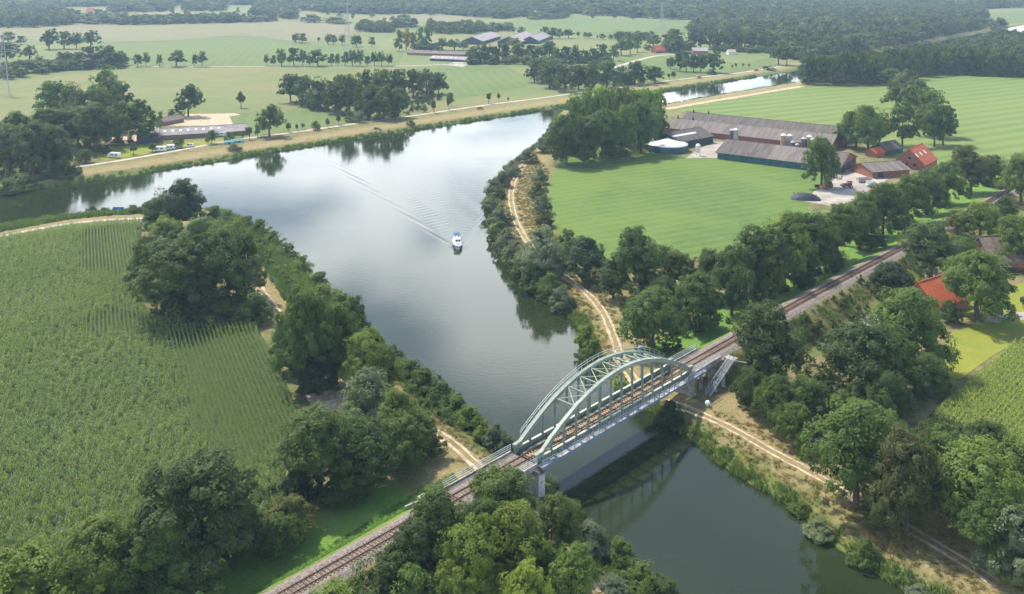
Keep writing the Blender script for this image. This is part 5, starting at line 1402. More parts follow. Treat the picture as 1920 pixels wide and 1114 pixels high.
# ------------------------------------------------------------------ the boat
def boat():
    yaw = math.atan2(HEAD[1], HEAD[0])
    o = empty('motor_cruiser', (BOAT[0], BOAT[1], 0), yaw, 'white motor cruiser with blue canopy under way on the canal', 'boat')
    o.scale = (0.92, 0.92, 0.92)
    L = 5.6
    xs = np.linspace(-L, L, 15)
    def half(x):
        t = (x + L) / (2 * L)
        return 1.62 * (1 - max(0, (t - 0.55) / 0.45) ** 2.2) * (0.9 + 0.1 * min(1, t * 4)) + 0.03
    def sheer(x):
        t = (x + L) / (2 * L)
        return 0.95 + 0.5 * t ** 2
    vs, fs = [], []
    for x in xs:
        w, z = half(x), sheer(x)
        xb = x - (0.5 if x > 0 else 0) * ((x / L) ** 2)
        vs += [(xb, 0, -0.5), (xb, -w * 0.72, -0.25), (x, -w, z), (x, -w * 0.96, z + 0.05), (x, w * 0.96, z + 0.05), (x, w, z), (xb, w * 0.72, -0.25)]
    k = 7
    for i in range(len(xs) - 1):
        for j in range(k): fs.append((i * k + j, (i + 1) * k + j, (i + 1) * k + (j + 1) % k, i * k + (j + 1) % k))
    fs += [tuple(range(k)), tuple((len(xs) - 1) * k + j for j in range(k - 1, -1, -1))]
    hull = MB().add(vs, fs).build('hull', M['white'], o)
    st = MB()
    for side in (-1, 1):
        for a, b in zip(xs[3:-1], xs[4:]):
            st.beam((a, side * (half(a) + 0.015), sheer(a) - 0.32), (b, side * (half(b) + 0.015), sheer(b) - 0.32), 0.05, 0.34)
    st.build('blue_hull_band', M['navy'], hull)
    fd = MB()
    vs = [(x, s * half(x) * 0.9, sheer(x) + 0.06) for x in np.linspace(1.2, 5.2, 8) for s in (-1, 1)]
    fd.add(vs, [(2 * i, 2 * i + 2, 2 * i + 3, 2 * i + 1) for i in range(7)]).build('foredeck', M['canvas'], o)
    cab = MB()
    prof = [(2.9, 1.2, 1.05), (2.0, 1.85, 1.2), (-2.6, 1.95, 1.25), (-2.9, 1.2, 1.3)]
    vs = []
    for (x, z, w) in prof: vs += [(x, -w, 1.0), (x, -w * 0.92, z), (x, w * 0.92, z), (x, w, 1.0)]
    cab.add(vs, [(i * 4 + j, (i + 1) * 4 + j, (i + 1) * 4 + j + 1, i * 4 + j + 1) for i in range(3) for j in range(3)] + [(0, 1, 2, 3), (15, 14, 13, 12)])
    c = cab.build('cabin', M['white'], o)
    wh = MB()
    vs = []
    for (x, z0, z1, w) in ((1.6, 1.85, 1.9, 1.05), (0.8, 1.85, 2.75, 1.08), (-1.6, 1.9, 2.8, 1.12), (-1.75, 1.9, 1.95, 1.12)): vs += [(x, -w, z0), (x, -w * 0.9, z1), (x, w * 0.9, z1), (x, w, z0)]
    wh.add(vs, [(i * 4 + j, (i + 1) * 4 + j, (i + 1) * 4 + j + 1, i * 4 + j + 1) for i in range(3) for j in range(3)])
    w_ = wh.build('wheelhouse', M['white'], o)
    for y in (-0.5, 0.5):
        MB().add([(1.53, y - 0.38, 1.98), (1.53, y + 0.38, 1.98), (0.98, y + 0.34, 2.62), (0.98, y - 0.34, 2.62)], [(0, 1, 2, 3)]).build('windscreen', M['glass'], w_)
    for s in (-1, 1):
        for x in (-1.0, 0.0):
            MB().box((x, s * 1.045, 2.3), (0.8, 0.05, 0.42)).build('side_window', M['glass'], w_)
        for x in (-1.8, -0.4, 1.0): MB().box((x, s * 1.2, 1.5), (0.9, 0.08, 0.3)).build('porthole', M['glass'], c)
    for y in (-0.55, 0.0, 0.55): MB().box((2.62, y, 1.48), (0.25, 0.4, 0.22)).build('front_window', M['glass'], c)
    can = MB()
    can.box((-2.9, 0, 3.72), (2.6, 2.35, 0.12)); can.box((-2.9, 0, 3.82), (2.2, 1.9, 0.10))
    ca = can.build('canopy', M['navy'], o)
    for x in (-4.0, -1.8):
        for y in (-1.05, 1.05): MB().tube((x, y, 1.9), (x, y, 3.7), 0.035).build('canopy_pole', M['rail_grey'], ca)
    MB().box((-3.6, 0, 1.75), (2.6, 2.3, 0.7)).build('aft_cockpit', M['white'], o)
    for y in (-0.45, 0.5): MB().box((-3.1, y, 2.4), (0.45, 0.5, 0.75), 0, 0, 0.7).build('helm_seat', M['navy'], o)
    pr = MB()
    for side in (-1, 1):
        pts = [(x, side * half(x) * 0.93, sheer(x) + 0.72) for x in np.linspace(0.5, 5.35, 7)]
        for a, b in zip(pts[:-1], pts[1:]): pr.tube(a, b, 0.025, n=5)
        for q in pts: pr.tube((q[0], q[1], q[2] - 0.68), q, 0.02, n=5)
    tag(pr.build('bow_rail', M['rail_grey'], o), kind='stuff')
    for x, s in ((0, -1), (-2, -1), (0, 1), (-2, 1)): MB().lathe([(0.05, 0), (0.13, 0.1), (0.13, 0.5), (0.05, 0.6)], (x, s * 1.78, 0.3), 8).build('fender', M['canvas'], o)
    MB().lathe([(0.2, 0), (0.25, 0.05), (0.25, 0.09), (0.2, 0.12)], (4.3, 0.25, 1.45), 10).build('life_ring', M['redpaint'], o)
    MB().tube((-5.4, 0, 1.1), (-5.7, 0, 2.3), 0.03, n=6).build('flag_staff', M['wood'], o)
boat()

# ------------------------------------------------------------------ buildings
def gable(name, label, cat, a, b, depth, eave, ridge, wall, roof, over=0.5, wins=(), doors=(), skylights=0, vents=0, group=None, z0=2.0, gable_mat=None, roof_th=0.18, ridge_off=0.5):
    """a, b: the two ends of the front wall in world xy; depth runs away to the left of a->b"""
    a, b = np.array(a[:2]), np.array(b[:2])
    L = np.linalg.norm(b - a); ang = math.atan2(b[1] - a[1], b[0] - a[0])
    o = empty(name, (a[0], a[1], z0), ang, label, cat, group)
    d = depth; rd = d * ridge_off
    hs = lambda y: eave + (ridge - eave) * (y / rd if y <= rd else (d - y) / (d - rd))
    MB().add([(0, 0, -0.5), (L, 0, -0.5), (L, d, -0.5), (0, d, -0.5), (0, 0, eave), (L, 0, eave), (L, d, eave), (0, d, eave)], [(0, 1, 5, 4), (2, 3, 7, 6), (1, 2, 6, 5), (3, 0, 4, 7)]).build('wall', wall, o)
    for x in (0.0, L):
        xx = x + (0.003 if x else -0.003)
        MB().add([(xx, 0, eave), (xx, d, eave), (xx, rd, ridge)], [(0, 1, 2)] if x else [(2, 1, 0)]).build('gable_wall', gable_mat or wall, o)
    for sg in (0, 1):
        e0 = -over if sg == 0 else d + over
        ze = eave + (ridge - eave) * (-over / rd) if sg == 0 else eave - (ridge - eave) * over / (d - rd)
        t = roof_th
        rf = MB().add([(-over, e0, ze), (L + over, e0, ze), (L + over, rd, ridge), (-over, rd, ridge), (-over, e0, ze + t), (L + over, e0, ze + t), (L + over, rd, ridge + t), (-over, rd, ridge + t)],
                 [(0, 1, 2, 3), (7, 6, 5, 4), (0, 4, 5, 1), (1, 5, 6, 2), (2, 6, 7, 3), (3, 7, 4, 0)]).build('roof_slope', roof, o)
        if sg == 0 and skylights:
            for i in range(skylights):
                x = L * 0.05 + L * 0.62 * i / max(1, skylights - 1)
                y = rd * 0.55; z = hs(y) + t + 0.05
                sl = (ridge - eave) / rd
                MB().add([(x - 0.6, y - 0.7, z - 0.7 * sl), (x + 0.6, y - 0.7, z - 0.7 * sl), (x + 0.6, y + 0.7, z + 0.7 * sl), (x - 0.6, y + 0.7, z + 0.7 * sl)], [(0, 1, 2, 3)]).build('skylight', M['white'], rf)
    MB().tube((-over, rd, ridge + roof_th), (L + over, rd, ridge + roof_th), 0.18, n=6).build('ridge_cap', roof, o)
    for i in range(vents):
        x = L * (0.04 + 0.1 * i)
        MB().tube((x, rd, ridge), (x, rd, ridge + 1.5), 0.45, n=8).build('roof_vent', M['black'], o)
    for (face, x, z, w, h) in wins:
        c = {'f': (x, -0.03, z), 'l': (-0.03, x, z), 'r': (L + 0.03, x, z)}[face]
        s_ = (w, 0.08, h) if face == 'f' else (0.08, w, h)
        wn_ = MB().box(c, s_).build('window', M['glass'], o)
        s2 = (w + 0.2, 0.05, 0.12) if face == 'f' else (0.05, w + 0.2, 0.12)
        c2 = (c[0] + (0.05 if face == 'r' else -0.05 if face == 'l' else 0), c[1] - (0.05 if face == 'f' else 0), z - h / 2 - 0.06)
        MB().box(c2, s2).build('sill', M['white'], wn_)
    for (face, x, w, h, m) in doors:
        c = {'f': (x, -0.04, h / 2), 'l': (-0.04, x, h / 2), 'r': (L + 0.04, x, h / 2)}[face]
        MB().box(c, (w, 0.1, h) if face == 'f' else (0.1, w, h)).build('door', m, o)
    return o, L, ang

A1, B1 = P(1345, 298), P(1575, 327)
dr = (B1 - A1)[:2] / np.linalg.norm((B1 - A1)[:2]); pr_ = np.array([-dr[1], dr[0]])
gb, Lb, angb = gable('cattle_barn', 'long low cattle barn with brick gable facing the concrete yard', 'barn', A1, B1, 27, 3.3, 7.3, M['green_clad'], M['roof'], 0.9,
    doors=(('r', 5.0, 5.5, 3.0, M['dark_clad']), ('r', 17.5, 15, 3.1, M['dark_clad'])), gable_mat=M['brick'])
MB().box((Lb + 0.02, 0.9, 1.4), (0.16, 2.0, 3.7)).build('brick_corner', M['brick'], gb)
MB().box((Lb + 0.06, 8.9, 1.4), (0.16, 2.2, 3.7)).build('brick_corner', M['brick'], gb)
MB().box((Lb * 0.26, 4.5, 4.25), (0.1, 10, 0.3)).build('roof_seam', M['roof2'], gb)
MB().add([(Lb * 0.42, -0.95, 3.22), (Lb * 0.72, -0.95, 3.22), (Lb * 0.72, 13.2, 7.46), (Lb * 0.42, 13.2, 7.46)], [(0, 1, 2, 3)]).build('pale_roof_panel', M['roof2'], gb)
MB().box((Lb * 0.45, -0.25, 0.7), (Lb * 0.55, 0.3, 1.6)).build('side_curtain', M['green_clad'], gb)
A2 = P(1246, 249); B2 = A2[:2] + dr * 92
gable('pig_barn', 'front one of two long joined barns behind the silos, weathered grey roof', 'barn', A2, B2, 20, 3.0, 7.0, M['brick'], M['roof2'], 0.6, vents=2)
A3 = A2[:2] + pr_ * 20.6; B3 = B2 + pr_ * 20.6
gable('pig_barn', 'rear one of two long joined barns along the striped meadow, dark roof', 'barn', A3, B3, 22, 3.0, 7.6, M['brick'], M['roof'], 0.6, vents=2)
gable('hay_barn', 'small dark blue barn with a row of roof lights behind the round tank', 'barn', P(1272, 280), P(1337, 268), 17, 3.7, 7.2, M['dark_clad'], M['roof'], 0.6, skylights=12)
gable('farmhouse', 'brick farmhouse with steep red tiled roof and three roof windows', 'house', P(1734, 321), P(1757, 309), 13.5, 2.9, 9.2, M['brick'], M['tile_red'], 0.4,
    wins=(('l', 4.5, 2.0, 1.1, 1.5), ('l', 8.0, 2.0, 1.1, 1.5), ('l', 6.7, 5.0, 1.0, 1.4), ('f', 3, 1.7, 1.0, 1.3), ('f', 7, 1.7, 1.0, 1.3)), skylights=3)
gable('machine_shed', 'low grey roofed shed between concrete yard and farmhouse', 'shed', P(1636, 335), P(1705, 330), 15, 3.0, 5.2, M['brick'], M['roof2'], 0.7, doors=(('f', 4, 3, 2.4, M['dark_clad']),))
gable('small_barn', 'small dark roofed barn under the trees behind the farmhouse', 'shed', P(1662, 292), P(1693, 286), 9, 2.6, 5.4, M['dark_clad'], M['roof'], 0.5)
gable('small_shed', 'small red roofed shed in front of the dark barn', 'shed', P(1642, 296), P(1660, 293), 6, 2.2, 4.0, M['brick'], M['tile_red'], 0.4)
# slurry tank
q = P(1257, 288)
t_ = empty('slurry_tank', (q[0], q[1] + 8, 2), 0, 'round blue green slurry tank with white tent roof', 'tank')
MB().lathe([(10.0, -0.5), (10.0, 3.3)], (0, 0, 0), 40).build('tank_wall', M['green_clad'], t_)
for k in range(20):
    a = 2 * math.pi * k / 20
    MB().box((10.06 * math.cos(a), 10.06 * math.sin(a), 1.5), (0.1, 0.12, 3.5), a).build('wall_rib', M['green_clad'], t_)
MB().lathe([(10.25, 3.25), (10.2, 3.45), (6.5, 4.25), (3.0, 5.2), (0.4, 6.1)], (0, 0, 0), 40).build('tent_roof', M['canvas'], t_, smooth=True)
MB().tube((0, 0, 6.0), (0, 0, 6.8), 0.12).build('roof_mast', M['rail_grey'], t_)
# silos
def silo(x, y, r, h, m, label, legs=True, group='feed silos'):
    o = empty('feed_silo', (x, y, 2), 0, label, 'silo', group)
    z0 = 2.0 if legs else 0.0
    MB().lathe([(0.3, z0 - 0.6), (r, z0 + 0.9), (r, h - 0.9)] if legs else [(r, -0.3), (r, h - 0.9)], n=18).build('silo_body', m, o, smooth=False)
    MB().lathe([(r + 0.04, h - 0.95), (r + 0.04, h - 0.8), (r * 0.55, h - 0.2), (0.25, h)], n=18).build('silo_lid', M['canvas'] if m != M['darksilo'] else M['greysilo'], o)
    if legs:
        for k in range(4):
            a = math.pi / 4 + k * math.pi / 2
            MB().tube((r * 0.9 * math.cos(a), r * 0.9 * math.sin(a), -0.2), (r * 0.9 * math.cos(a), r * 0.9 * math.sin(a), z0 + 1.2), 0.08, n=6).build('leg', M['rail_grey'], o)
    for k in range(3):
        MB().lathe([(r + 0.03, z0 + 1.6 + k * (h - z0 - 3.2) / 3), (r + 0.03, z0 + 1.75 + k * (h - z0 - 3.2) / 3)], n=18).build('hoop', m, o)
def silo_px(u, vtop, y, r, h, m, label): silo((u - 960) * y / F, y, r, h, m, label)
for (u, y, r, h, m, lb) in ((1469, 466, 1.45, 10.2, M['tan'], 'tall tan feed silo, leftmost of the silos between the barns'), (1481, 466, 1.3, 10.0, M['greysilo'], 'tall grey feed silo right beside the tan one'),
    (1487, 461, 1.25, 7.6, M['darksilo'], 'short dark feed silo in front of the tall grey one'), (1495, 459, 1.15, 6.8, M['darksilo'], 'shortest dark feed silo in the middle of the row'), (1508, 458, 1.45, 10.0, M['darksilo'], 'tall dark feed silo left of the brown pair'),
    (1518, 460, 1.35, 10.6, M['tan'], 'tall tan feed silo behind the dark ones'), (1524, 456, 1.3, 10.0, M['darksilo'], 'tall dark feed silo at the right end of the row'), (1533, 454, 1.3, 9.8, M['greysilo'], 'pale grey feed silo partly behind the yard tree'),
    (1373, 490, 1.35, 8.4, M['darksilo'], 'dark capped feed silo, left of the pair behind the front barn'), (1379.5, 489, 1.3, 8.8, M['greysilo'], 'grey capped feed silo, right of the pair behind the front barn')):
    silo_px(u, 0, y, r, h, m, lb)
q = P(1309, 292); silo(q[0], q[1], 1.2, 6.0, M['canvas'], 'small white feed silo on legs beside the round tank')
# silage heap
q = P(1510, 373)
hp = empty('silage_clamp', (q[0], q[1], 2), -0.25, 'low silage heap under black tarpaulin at the meadow corner', 'silage heap')
vs, fs = [], []
for i, x in enumerate(np.linspace(-6.0, 6.0, 9)):
    t = abs(x) / 6.0; h = 2.2 * (1 - t ** 3) + 0.1
    for j, y in enumerate(np.linspace(-4.2, 4.2, 7)):
        u_ = abs(y) / 4.2
        vs.append((x + rng.normal() * 0.1, y * (1 - 0.15 * t), max(0, h * (1 - u_ ** 2.5) + rng.normal() * 0.05) if u_ < 1 else -0.1))
for i in range(8):
    for j in range(6): fs.append((i * 7 + j, (i + 1) * 7 + j, (i + 1) * 7 + j + 1, i * 7 + j + 1))
MB().add(vs, fs).build('tarpaulin', M['tarp'], hp)
for k in range(7): MB().lathe([(0.2, 0), (0.38, 0.05), (0.38, 0.2), (0.2, 0.25)], (-4.2 + 1.4 * k, 1.2 * math.sin(k * 2), 1.9), 8).build('weight_tyre', M['tyre'], hp)

def wheel(mb_parent, x, y, r, w):
    ty = MB().tube((x, y - w / 2, r), (x, y + w / 2, r), r, n=14).build('wheel', M['tyre'], mb_parent)
    MB().tube((x, y - w / 2 - 0.02, r), (x, y + w / 2 + 0.02, r), r * 0.5, n=10).build('rim', M['canvas'], ty)
def tractor(u, v, rz, label, m, boom=False, loader=False, cat='tractor', name='tractor'):
    q = P(u, v)
    o = empty(name, (q[0], q[1], 2.08), rz, label, cat)
    b = MB(); b.box((0.9, 0, 1.25), (2.3, 0.95, 0.85), taper=0.85); b.box((-0.7, 0, 0.95), (1.6, 1.0, 0.7))
    b.build('bonnet', m, o)
    c = MB().box((-0.8, 0, 1.9), (1.5, 1.4, 1.4), taper=0.85).build('cab', M['glass'], o)
    MB().box((-0.8, 0, 2.66), (1.6, 1.45, 0.14)).build('cab_roof', m, c)
    for y in (-0.85, 0.85):
        wheel(o, -0.9, y, 0.85 if not boom else 0.65, 0.5); wheel(o, 1.6, y, 0.6, 0.38)
        MB().box((-0.9, y * 0.95, 1.75), (1.3, 0.5, 0.1)).build('mudguard', m, o)
    if boom:
        mb = MB(); mb.beam((-1.9, 0.55, 2.3), (3.4, 0.55, 1.9), 0.3, 0.35); mb.box((3.5, 0.4, 1.2), (0.2, 1.2, 0.9)); mb.build('boom', M['greysilo'], o)
    if loader:
        mb = MB()
        for y in (-0.65, 0.65): mb.beam((0.2, y, 1.7), (2.9, y, 0.75), 0.14, 0.2)
        mb.box((3.2, 0, 0.6), (0.9, 2.2, 0.7), taper=0.8); mb.build('front_loader', m, o)
    MB().tube((1.2, 0.5, 1.6), (1.2, 0.5, 2.6), 0.06, n=6).build('exhaust', M['black'], o)
tractor(1607, 321, 2.2, 'red tractor parked in front of the brick barn gable', M['redpaint'])
tractor(1553, 352, -2.7, 'orange wheel loader beside the yard tree trunk', M['orange'], loader=True, cat='loader', name='wheel_loader')
tractor(1590, 352, -2.9, 'dark red telehandler with grey boom on the pale yard', M['redpaint'], boom=True, cat='telehandler', name='telehandler')
def trailer(u, v, rz, label, m, L=6, name='farm_trailer', cat='trailer'):
    q = P(u, v); o = empty(name, (q[0], q[1], 2.08), rz, label, cat)
    b = MB(); b.box((0, 0, 1.0), (L, 2.2, 0.15)); 
    for y in (-1.07, 1.07): b.box((0, y, 1.45), (L, 0.07, 0.8))
    for x in (-L / 2 + 0.04, L / 2 - 0.04): b.box((x, 0, 1.45), (0.07, 2.07, 0.8))
    b.build('trailer_bed', m, o)
    for x in (-0.9, 0.5):
        for y in (-0.95, 0.95): wheel(o, x - 0.6, y, 0.45, 0.3)
    MB().beam((L / 2, 0, 0.95), (L / 2 + 1.4, 0, 0.6), 0.12, 0.12).build('drawbar', M['greysilo'], o)
trailer(1620, 342, 0.2, 'grey flat farm trailer near the low shed', M['greysilo'])
trailer(1636, 351, 0.15, 'pale farm trailer in front of the low grey shed', M['canvas'], 5)
q = P(1532, 353); ct = empty('diesel_tank', (q[0], q[1], 2.05), 0.2, 'small black tank left of the yard tree', 'tank')
MB().tube((-0.9, 0, 0.9), (0.9, 0, 0.9), 0.65, n=12).build('tank_body', M['black'], ct)
for x in (-0.6, 0.6): MB().box((x, 0, 0.2), (0.2, 1.1, 0.45)).build('tank_saddle', M['greysilo'], ct)

# cottages at the right
gable('cottage', 'small cottage with steep orange tiled roof behind the big tree', 'house', P(1758, 596), P(1815, 575), 11, 2.8, 7.8, M['brick'], M['tile_orange'], 0.5, wins=(('f', 2.0, 1.6, 1.0, 1.2), ('f', 5.2, 1.6, 1.0, 1.2), ('l', 3.2, 1.6, 1.0, 1.2), ('l', 7.5, 1.6, 1.0, 1.2)), doors=(('f', 7.8, 1.0, 2.1, M['wood']),))
q = P(1758, 596); 
gable('thatched_house', 'brown roofed house half hidden at the right edge', 'house', P(1862, 505), P(1925, 502), 12, 2.6, 8.2, M['brick'], M['thatch'], 0.9, wins=(('f', 2.5, 1.4, 1.2, 1.2), ('f', 5.5, 1.4, 1.2, 1.2)), roof_th=0.35)
hd = empty('clipped_hedge', P(1862, 514), 0.0, 'dark clipped hedge in front of the brown roofed house', 'hedge')
link('foliage', crown_mesh('hedge_leaves', 'bush', 60, 30, 0.06, 901, M['leaf']), hd, (5, 0, 0), 0, (13, 2.4, 2.4)).color = (0.035, 0.06, 0.022, 1)
def garden_chair(u, v, rz, label):
    q = P(u, v); o = empty('garden_chair', (q[0], q[1], gz(q[0], q[1])), rz, label, 'garden chair', 'white garden furniture')
    MB().box((0, 0, 0.45), (0.6, 0.6, 0.06)).build('seat', M['white'], o)
    MB().box((-0.3, 0, 0.85), (0.06, 0.6, 0.8)).build('backrest', M['white'], o)
    for x in (-0.25, 0.25):
        for y in (-0.25, 0.25): MB().box((x, y, 0.22), (0.06, 0.06, 0.44)).build('leg', M['white'], o)
garden_chair(1737, 523, 0.3, 'leftmost white garden chair behind the orange roof')
garden_chair(1756, 524, 2.0, 'white garden chair at the right of the garden table')
q = P(1748, 521); gt = empty('garden_table', (q[0], q[1], gz(q[0], q[1])), 0, 'white garden table with parasol pole behind the orange roof', 'garden table')
MB().lathe([(0.75, 0.72), (0.75, 0.77)], n=14).build('table_top', M['white'], gt); MB().tube((0, 0, 0), (0, 0, 2.4), 0.04, n=6).build('pole', M['white'], gt)
q = P(1698, 546); bt = empty('bird_bath', (q[0], q[1], gz(q[0], q[1])), 0, 'small pale garden ornament beside the dark bush', 'garden ornament')
MB().lathe([(0.25, 0), (0.12, 0.2), (0.12, 0.8), (0.6, 0.95), (0.6, 1.05), (0.3, 1.0)], n=12).build('bowl', M['canvas'], bt)

# stable and campsite at the left
gable('stable', 'long grey roofed stable with a row of white roof lights', 'stable', P(301, 263), P(463, 253), 11, 2.6, 5.2, M['wood'], M['roof3'], 0.6, skylights=8)
gable('stable_house', 'small grey gabled house at the left end of the long stable', 'house', P(288, 262), P(300, 255), 9, 2.6, 5.5, M['brick'], M['roof3'], 0.5)
gable('stable_wing', 'low brown roofed wing behind the long stable', 'shed', P(308, 236), P(345, 229), 7, 2.4, 4.2, M['wood'], M['thatch'], 0.4)
gable('open_shed', 'dark open shed under the trees left of the stable', 'shed', P(262, 270), P(300, 267), 8, 2.4, 4.2, M['dark_clad'], M['roof'], 0.5)
def caravan(u, v, rz, label, m=M['white'], L=5.2, cab=False, name='caravan', cat='caravan', H=2.1):
    q = P(u, v); o = empty(name, (q[0], q[1], 2.1), rz, label, cat)
    prof = [(-L / 2, 0.35), (L / 2, 0.35), (L / 2 + (0.9 if cab else 0.05), 0.5), (L / 2 + (0.85 if cab else 0.0), 1.2), (L / 2 - 0.1, H), (L / 2 - 0.5, H + 0.35), (-L / 2 + 0.3, H + 0.35), (-L / 2, H)]
    k = len(prof); w = 1.1
    vs = [(x, -w, z) for x, z in prof] + [(x, w, z) for x, z in prof]
    MB().add(vs, [tuple(range(k)), tuple(range(2 * k - 1, k - 1, -1))] + [(i, k + i, k + (i + 1) % k, (i + 1) % k) for i in range(k)]).build('body', m, o)
    for s in (-1, 1):
        for x in (-L * 0.28, L * 0.12): MB().box((x, s * 1.11, 1.55), (1.2, 0.05, 0.6)).build('window', M['glass'], o)
        for x in ((-L * 0.3, L * 0.36) if cab else (-0.1,)): wheel(o, x, s * 0.98, 0.36, 0.22)
    MB().box((L / 2 + (0.45 if cab else 0.03), 0, 1.62), (0.06, 1.7, 0.6)).build('front_window', M['glass'], o)
caravan(215, 296, 2.9, 'white camper van parked on the campsite lawn', cab=True, L=5.5, name='camper_van', cat='camper van')
caravan(301, 284, 0.2, 'white caravan beside the dark campsite tree')
caravan(320, 281, 0.1, 'small pale caravan right of the white one', M['canvas'], 4)
caravan(357, 276, 0.2, 'pale car sized trailer tent on the campsite lawn', M['canvas'], 3.4, H=1.3, name='trailer_tent', cat='trailer tent')
caravan(413, 256, 0.1, 'white caravan with awning right of the stable hedge', L=6.5)
def tent(u, v, label, m=M['turq']):
    q = P(u, v); o = empty('tent', (q[0], q[1], 2.1), 0.3, label, 'tent')
    vs = [(-2.6, -1.6, 0), (2.6, -1.6, 0), (2.6, 1.6, 0), (-2.6, 1.6, 0), (-2.2, 0, 1.9), (2.2, 0, 1.9), (-2.5, -1.3, 1.0), (2.5, -1.3, 1.0), (2.5, 1.3, 1.0), (-2.5, 1.3, 1.0)]
    MB().add(vs, [(0, 1, 7, 6), (6, 7, 5, 4), (2, 3, 9, 8), (8, 9, 4, 5), (1, 2, 8, 7), (7, 8, 5), (3, 0, 6, 9), (9, 6, 4)]).build('tent_cloth', m, o)
    MB().box((0.2, -1.58, 0.55), (1.0, 0.05, 1.0)).build('doorway', M['dark_clad'], o)
tent(429, 270, 'turquoise tent beside the canal road, left of two')
tent(448, 267, 'turquoise tent beside the canal road, right of two')
# far barns, sheds and houses
for i, (u0, u1, v, hh, lb) in enumerate(((826, 866, 83, 9, 'left of the three big grey barns with dark gable'), (888, 933, 84, 10, 'middle of the three big grey barns with dark gable'), (946, 978, 82, 9, 'right of the three big grey barns'))):
    a, b = P(u0, v), P(u1, v)
    gable('big_barn', lb, 'barn', (b[0] + 20, b[1] + 84), (b[0], b[1]), np.linalg.norm(b - a), 4.0, hh, M['dark_clad'], M['roof3'], 0.8, group='big grey barns')
gable('low_shed', 'low brown roofed shed behind the tall yellow poplar', 'shed', P(763, 103), P(872, 107), 14, 2.4, 4.6, M['brick'], M['roof2'], 0.5)
gable('low_shed', 'low pale roofed shed in front of the brown one', 'shed', P(806, 114), P(874, 117), 14, 2.4, 4.4, M['dark_clad'], M['roof3'], 0.5, skylights=6)
gable('red_house', 'red roofed house beyond the canal bend', 'house', P(1230, 100), P(1250, 99), 9, 2.8, 7.5, M['brick'], M['tile_red'], 0.4, wins=(('f', 3, 2, 1.2, 1.5), ('f', 8, 2, 1.2, 1.5)))
gable('red_house', 'tiny red roofed house at the top right', 'house', P(1823, 24), P(1833, 24), 12, 4, 11, M['canvas'], M['tile_red'], 0.4)
gable('grey_house', 'tiny grey house right of the red one at the top right', 'house', P(1846, 25), P(1854, 25), 12, 4, 10, M['brick'], M['roof'], 0.4)
gable('red_house', 'tiny red roofed house at the upper left hamlet', 'house', P(160, 27), P(174, 27), 14, 4, 11, M['canvas'], M['tile_red'], 0.4)
gable('white_house', 'tiny white house below the upper left hamlet', 'house', P(147, 35), P(155, 35), 12, 4, 9, M['canvas'], M['roof3'], 0.4)
gable('long_far_shed', 'long white far shed at the top centre', 'shed', P(940, 27), P(1010, 28), 20, 4, 8, M['canvas'], M['roof3'], 0.4)
gable('far_farm_shed', 'small pale shed at the end of the far tree row', 'shed', P(997, 75), P(1014, 75), 16, 3.5, 7, M['canvas'], M['roof3'], 0.4)
gable('far_farm_shed', 'pale grey shed among the bushes of the canal bend', 'shed', P(1300, 101), P(1328, 101), 14, 3, 6, M['brick'], M['roof3'], 0.4)
gable('far_farm_shed', 'pale low shed on the right end of the avenue', 'shed', P(1366, 103), P(1380, 103), 10, 3, 5, M['canvas'], M['tan'], 0.4)
gable('red_shed', 'tiny red roofed shed at the end of the canal bend', 'shed', P(1486, 112), P(1497, 111), 7, 2.5, 5, M['brick'], M['tile_red'], 0.3)
def car(u, v, rz, label, m, van=False):
    q = P(u, v); o = empty('parked_car' if not van else 'delivery_van', (q[0], q[1], 2.15), rz, label, 'van' if van else 'car')
    H = 2.2 if van else 1.5
    prof = [(-2.2, 0.35), (2.2, 0.35), (2.2, 0.85), (1.3, 1.0), (0.6, H), (-1.9 if van else -1.3, H), (-2.2, 1.0)]
    k = len(prof)
    vs = [(x, -0.9, z) for x, z in prof] + [(x, 0.9, z) for x, z in prof]
    MB().add(vs, [tuple(range(k)), tuple(range(2 * k - 1, k - 1, -1))] + [(i, k + i, k + (i + 1) % k, (i + 1) % k) for i in range(k)]).build('body', m, o)
    for s in (-1, 1):
        MB().box((-0.3, s * 0.91, 1.25), (1.8, 0.04, 0.4)).build('side_window', M['glass'], o)
        for x in (-1.3, 1.3): wheel(o, x, s * 0.82, 0.33, 0.2)
    MB().add([(1.27, -0.75, 1.06), (1.27, 0.75, 1.06), (0.66, 0.7, H - 0.08), (0.66, -0.7, H - 0.08)], [(0, 1, 2, 3)]).build('windscreen', M['glass'], o)
car(1311, 147, 0.3, 'orange van driving on the far canal road', M['orange'], True)
car(1418, 133, 0.2, 'dark red car parked by the canal bend shrub', M['redpaint'])
car(900, 205, 0.3, 'small dark red car on the far canal road', M['redpaint'])
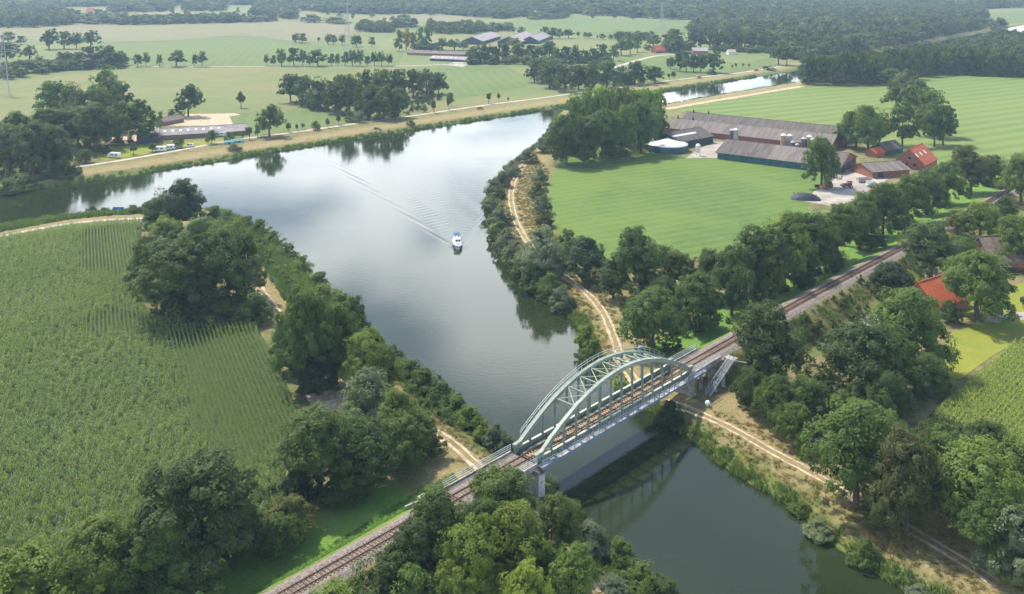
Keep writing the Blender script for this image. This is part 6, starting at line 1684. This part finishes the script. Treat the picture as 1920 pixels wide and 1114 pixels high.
# pylons
def pylon(u, v, h, label, w=7.0):
    q = P(u, v); o = empty('lattice_pylon', (q[0], q[1], 2), 0.4, label, 'pylon', 'lattice pylons')
    lv = [0, 0.18, 0.34, 0.48, 0.6, 0.7, 0.79, 0.88, 0.95, 1.0]
    ww = lambda t: w / 2 * (1 - t) ** 1.25 + 0.55 * (1 - t * 0.8)
    cs = ((-1, -1), (1, -1), (1, 1), (-1, 1))
    for k in range(4):
        mb = MB()
        for a, b in zip(lv[:-1], lv[1:]):
            mb.beam((cs[k][0] * ww(a), cs[k][1] * ww(a), a * h), (cs[k][0] * ww(b), cs[k][1] * ww(b), b * h), 0.22, 0.22)
        mb.build('corner_leg', M['steel'], o)
    mb = MB()
    for a, b in zip(lv[:-1], lv[1:]):
        for k in range(4):
            c0, c1 = cs[k], cs[(k + 1) % 4]
            mb.beam((c0[0] * ww(a), c0[1] * ww(a), a * h), (c1[0] * ww(b), c1[1] * ww(b), b * h), 0.11, 0.11)
            mb.beam((c1[0] * ww(a), c1[1] * ww(a), a * h), (c0[0] * ww(b), c0[1] * ww(b), b * h), 0.11, 0.11)
    tag(mb.build('lattice_bracing', M['steel'], o), kind='stuff')
    for t, L in ((0.68, 9), (0.79, 12), (0.9, 8)):
        mb = MB(); z = t * h
        for s in (-1, 1):
            for y in (-0.5, 0.5):
                mb.beam((s * 0.6, y, z), (s * L, 0, z + 0.5), 0.18, 0.18); mb.beam((s * 0.6, y, z + 1.8), (s * L, 0, z + 0.5), 0.16, 0.16)
        mb.build('cross_arm', M['steel'], o)
pylon(651, 97, 56, 'tall lattice pylon behind the roadside tree row')
pylon(1241, 60, 44, 'faint lattice pylon above the far red house')
pylon(6, 178, 46, 'lattice pylon at the left edge above the stubble field')
# signs and small things
def board(u, v, w, h, z, rz, label, m=M['signblue'], legs=2, name='canal_sign'):
    q = place(u, v); o = empty(name, q, rz, label, 'sign')
    MB().box((0, 0, z + h / 2), (w, 0.08, h)).build('sign_board', m, o)
    for x in ([0] if legs == 1 else [-w * 0.38, w * 0.38]): MB().tube((x, 0.08, -0.2), (x, 0.08, z + h), 0.05, n=6).build('post', M['rail_grey'], o)
board(222, 398, 4.2, 1.3, 0.7, 0.0, 'wide blue canal sign board among the reeds at the left')
board(516, 534, 1.9, 1.0, 1.0, -0.5, 'small dark blue canal sign above the wheel ruts')
q = place(1039, 524); o = empty('round_sign', q, 0.2, 'round blue sign on a post beside the willows', 'sign')
MB().tube((0, 0.0, 1.6), (0, 0.06, 1.6), 0.62, n=20).build('sign_disc', M['signblue'], o)
MB().tube((0, -0.03, 1.6), (0, 0.0, 1.6), 0.52, n=20).build('sign_face', M['signblue'], o)
MB().box((0, -0.04, 1.6), (0.62, 0.01, 0.1)).build('sign_mark', M['white'], o)
MB().tube((0, 0.1, -0.2), (0, 0.1, 2.0), 0.05, n=6).build('post', M['rail_grey'], o)
q = place(1327, 762); o = empty('marker_ball', q, 0, 'white ball marker on the grass below the stair', 'marker')
MB().lathe([(0.05, 0.05), (0.36, 0.14), (0.56, 0.4), (0.6, 0.65), (0.56, 0.9), (0.36, 1.16), (0.05, 1.25)], n=16).build('ball', M['white'], o, smooth=True)
MB().lathe([(0.3, -0.1), (0.3, 0.12)], n=10).build('foot', M['concrete'], o)
q = place(820, 935); 
o = empty('signal_cabinet', BR(-46.5, 4.6, gz(*BR(-46.5, 4.6, 0)[:2])), RZ, 'small grey cabinet beside the track at the left end of the bridge', 'cabinet')
MB().box((0, 0, 0.55), (1.3, 0.6, 1.2)).build('cabinet_body', M['rail_grey'], o); MB().box((0, 0, 1.2), (1.45, 0.75, 0.1)).build('cabinet_roof', M['greysilo'], o)

# ------------------------------------------------------------------ haze: one closed box round everything
hz = MB().box((0, 4000, 49.7), (16000, 12500, 104.6))
hm = bpy.data.materials.new('pale_haze')
ht = NT(hm)
pv = ht.new('ShaderNodeVolumePrincipled')
pv.inputs['Color'].default_value = (0.52, 0.76, 1.0, 1)
pv.inputs['Density'].default_value = 0.00013
pv.inputs['Anisotropy'].default_value = 0.2
ht.link(pv.outputs[0], ht.out.inputs['Volume'])
tag(hz.build('haze', hm), 'thin pale summer haze over the fields', kind='stuff')
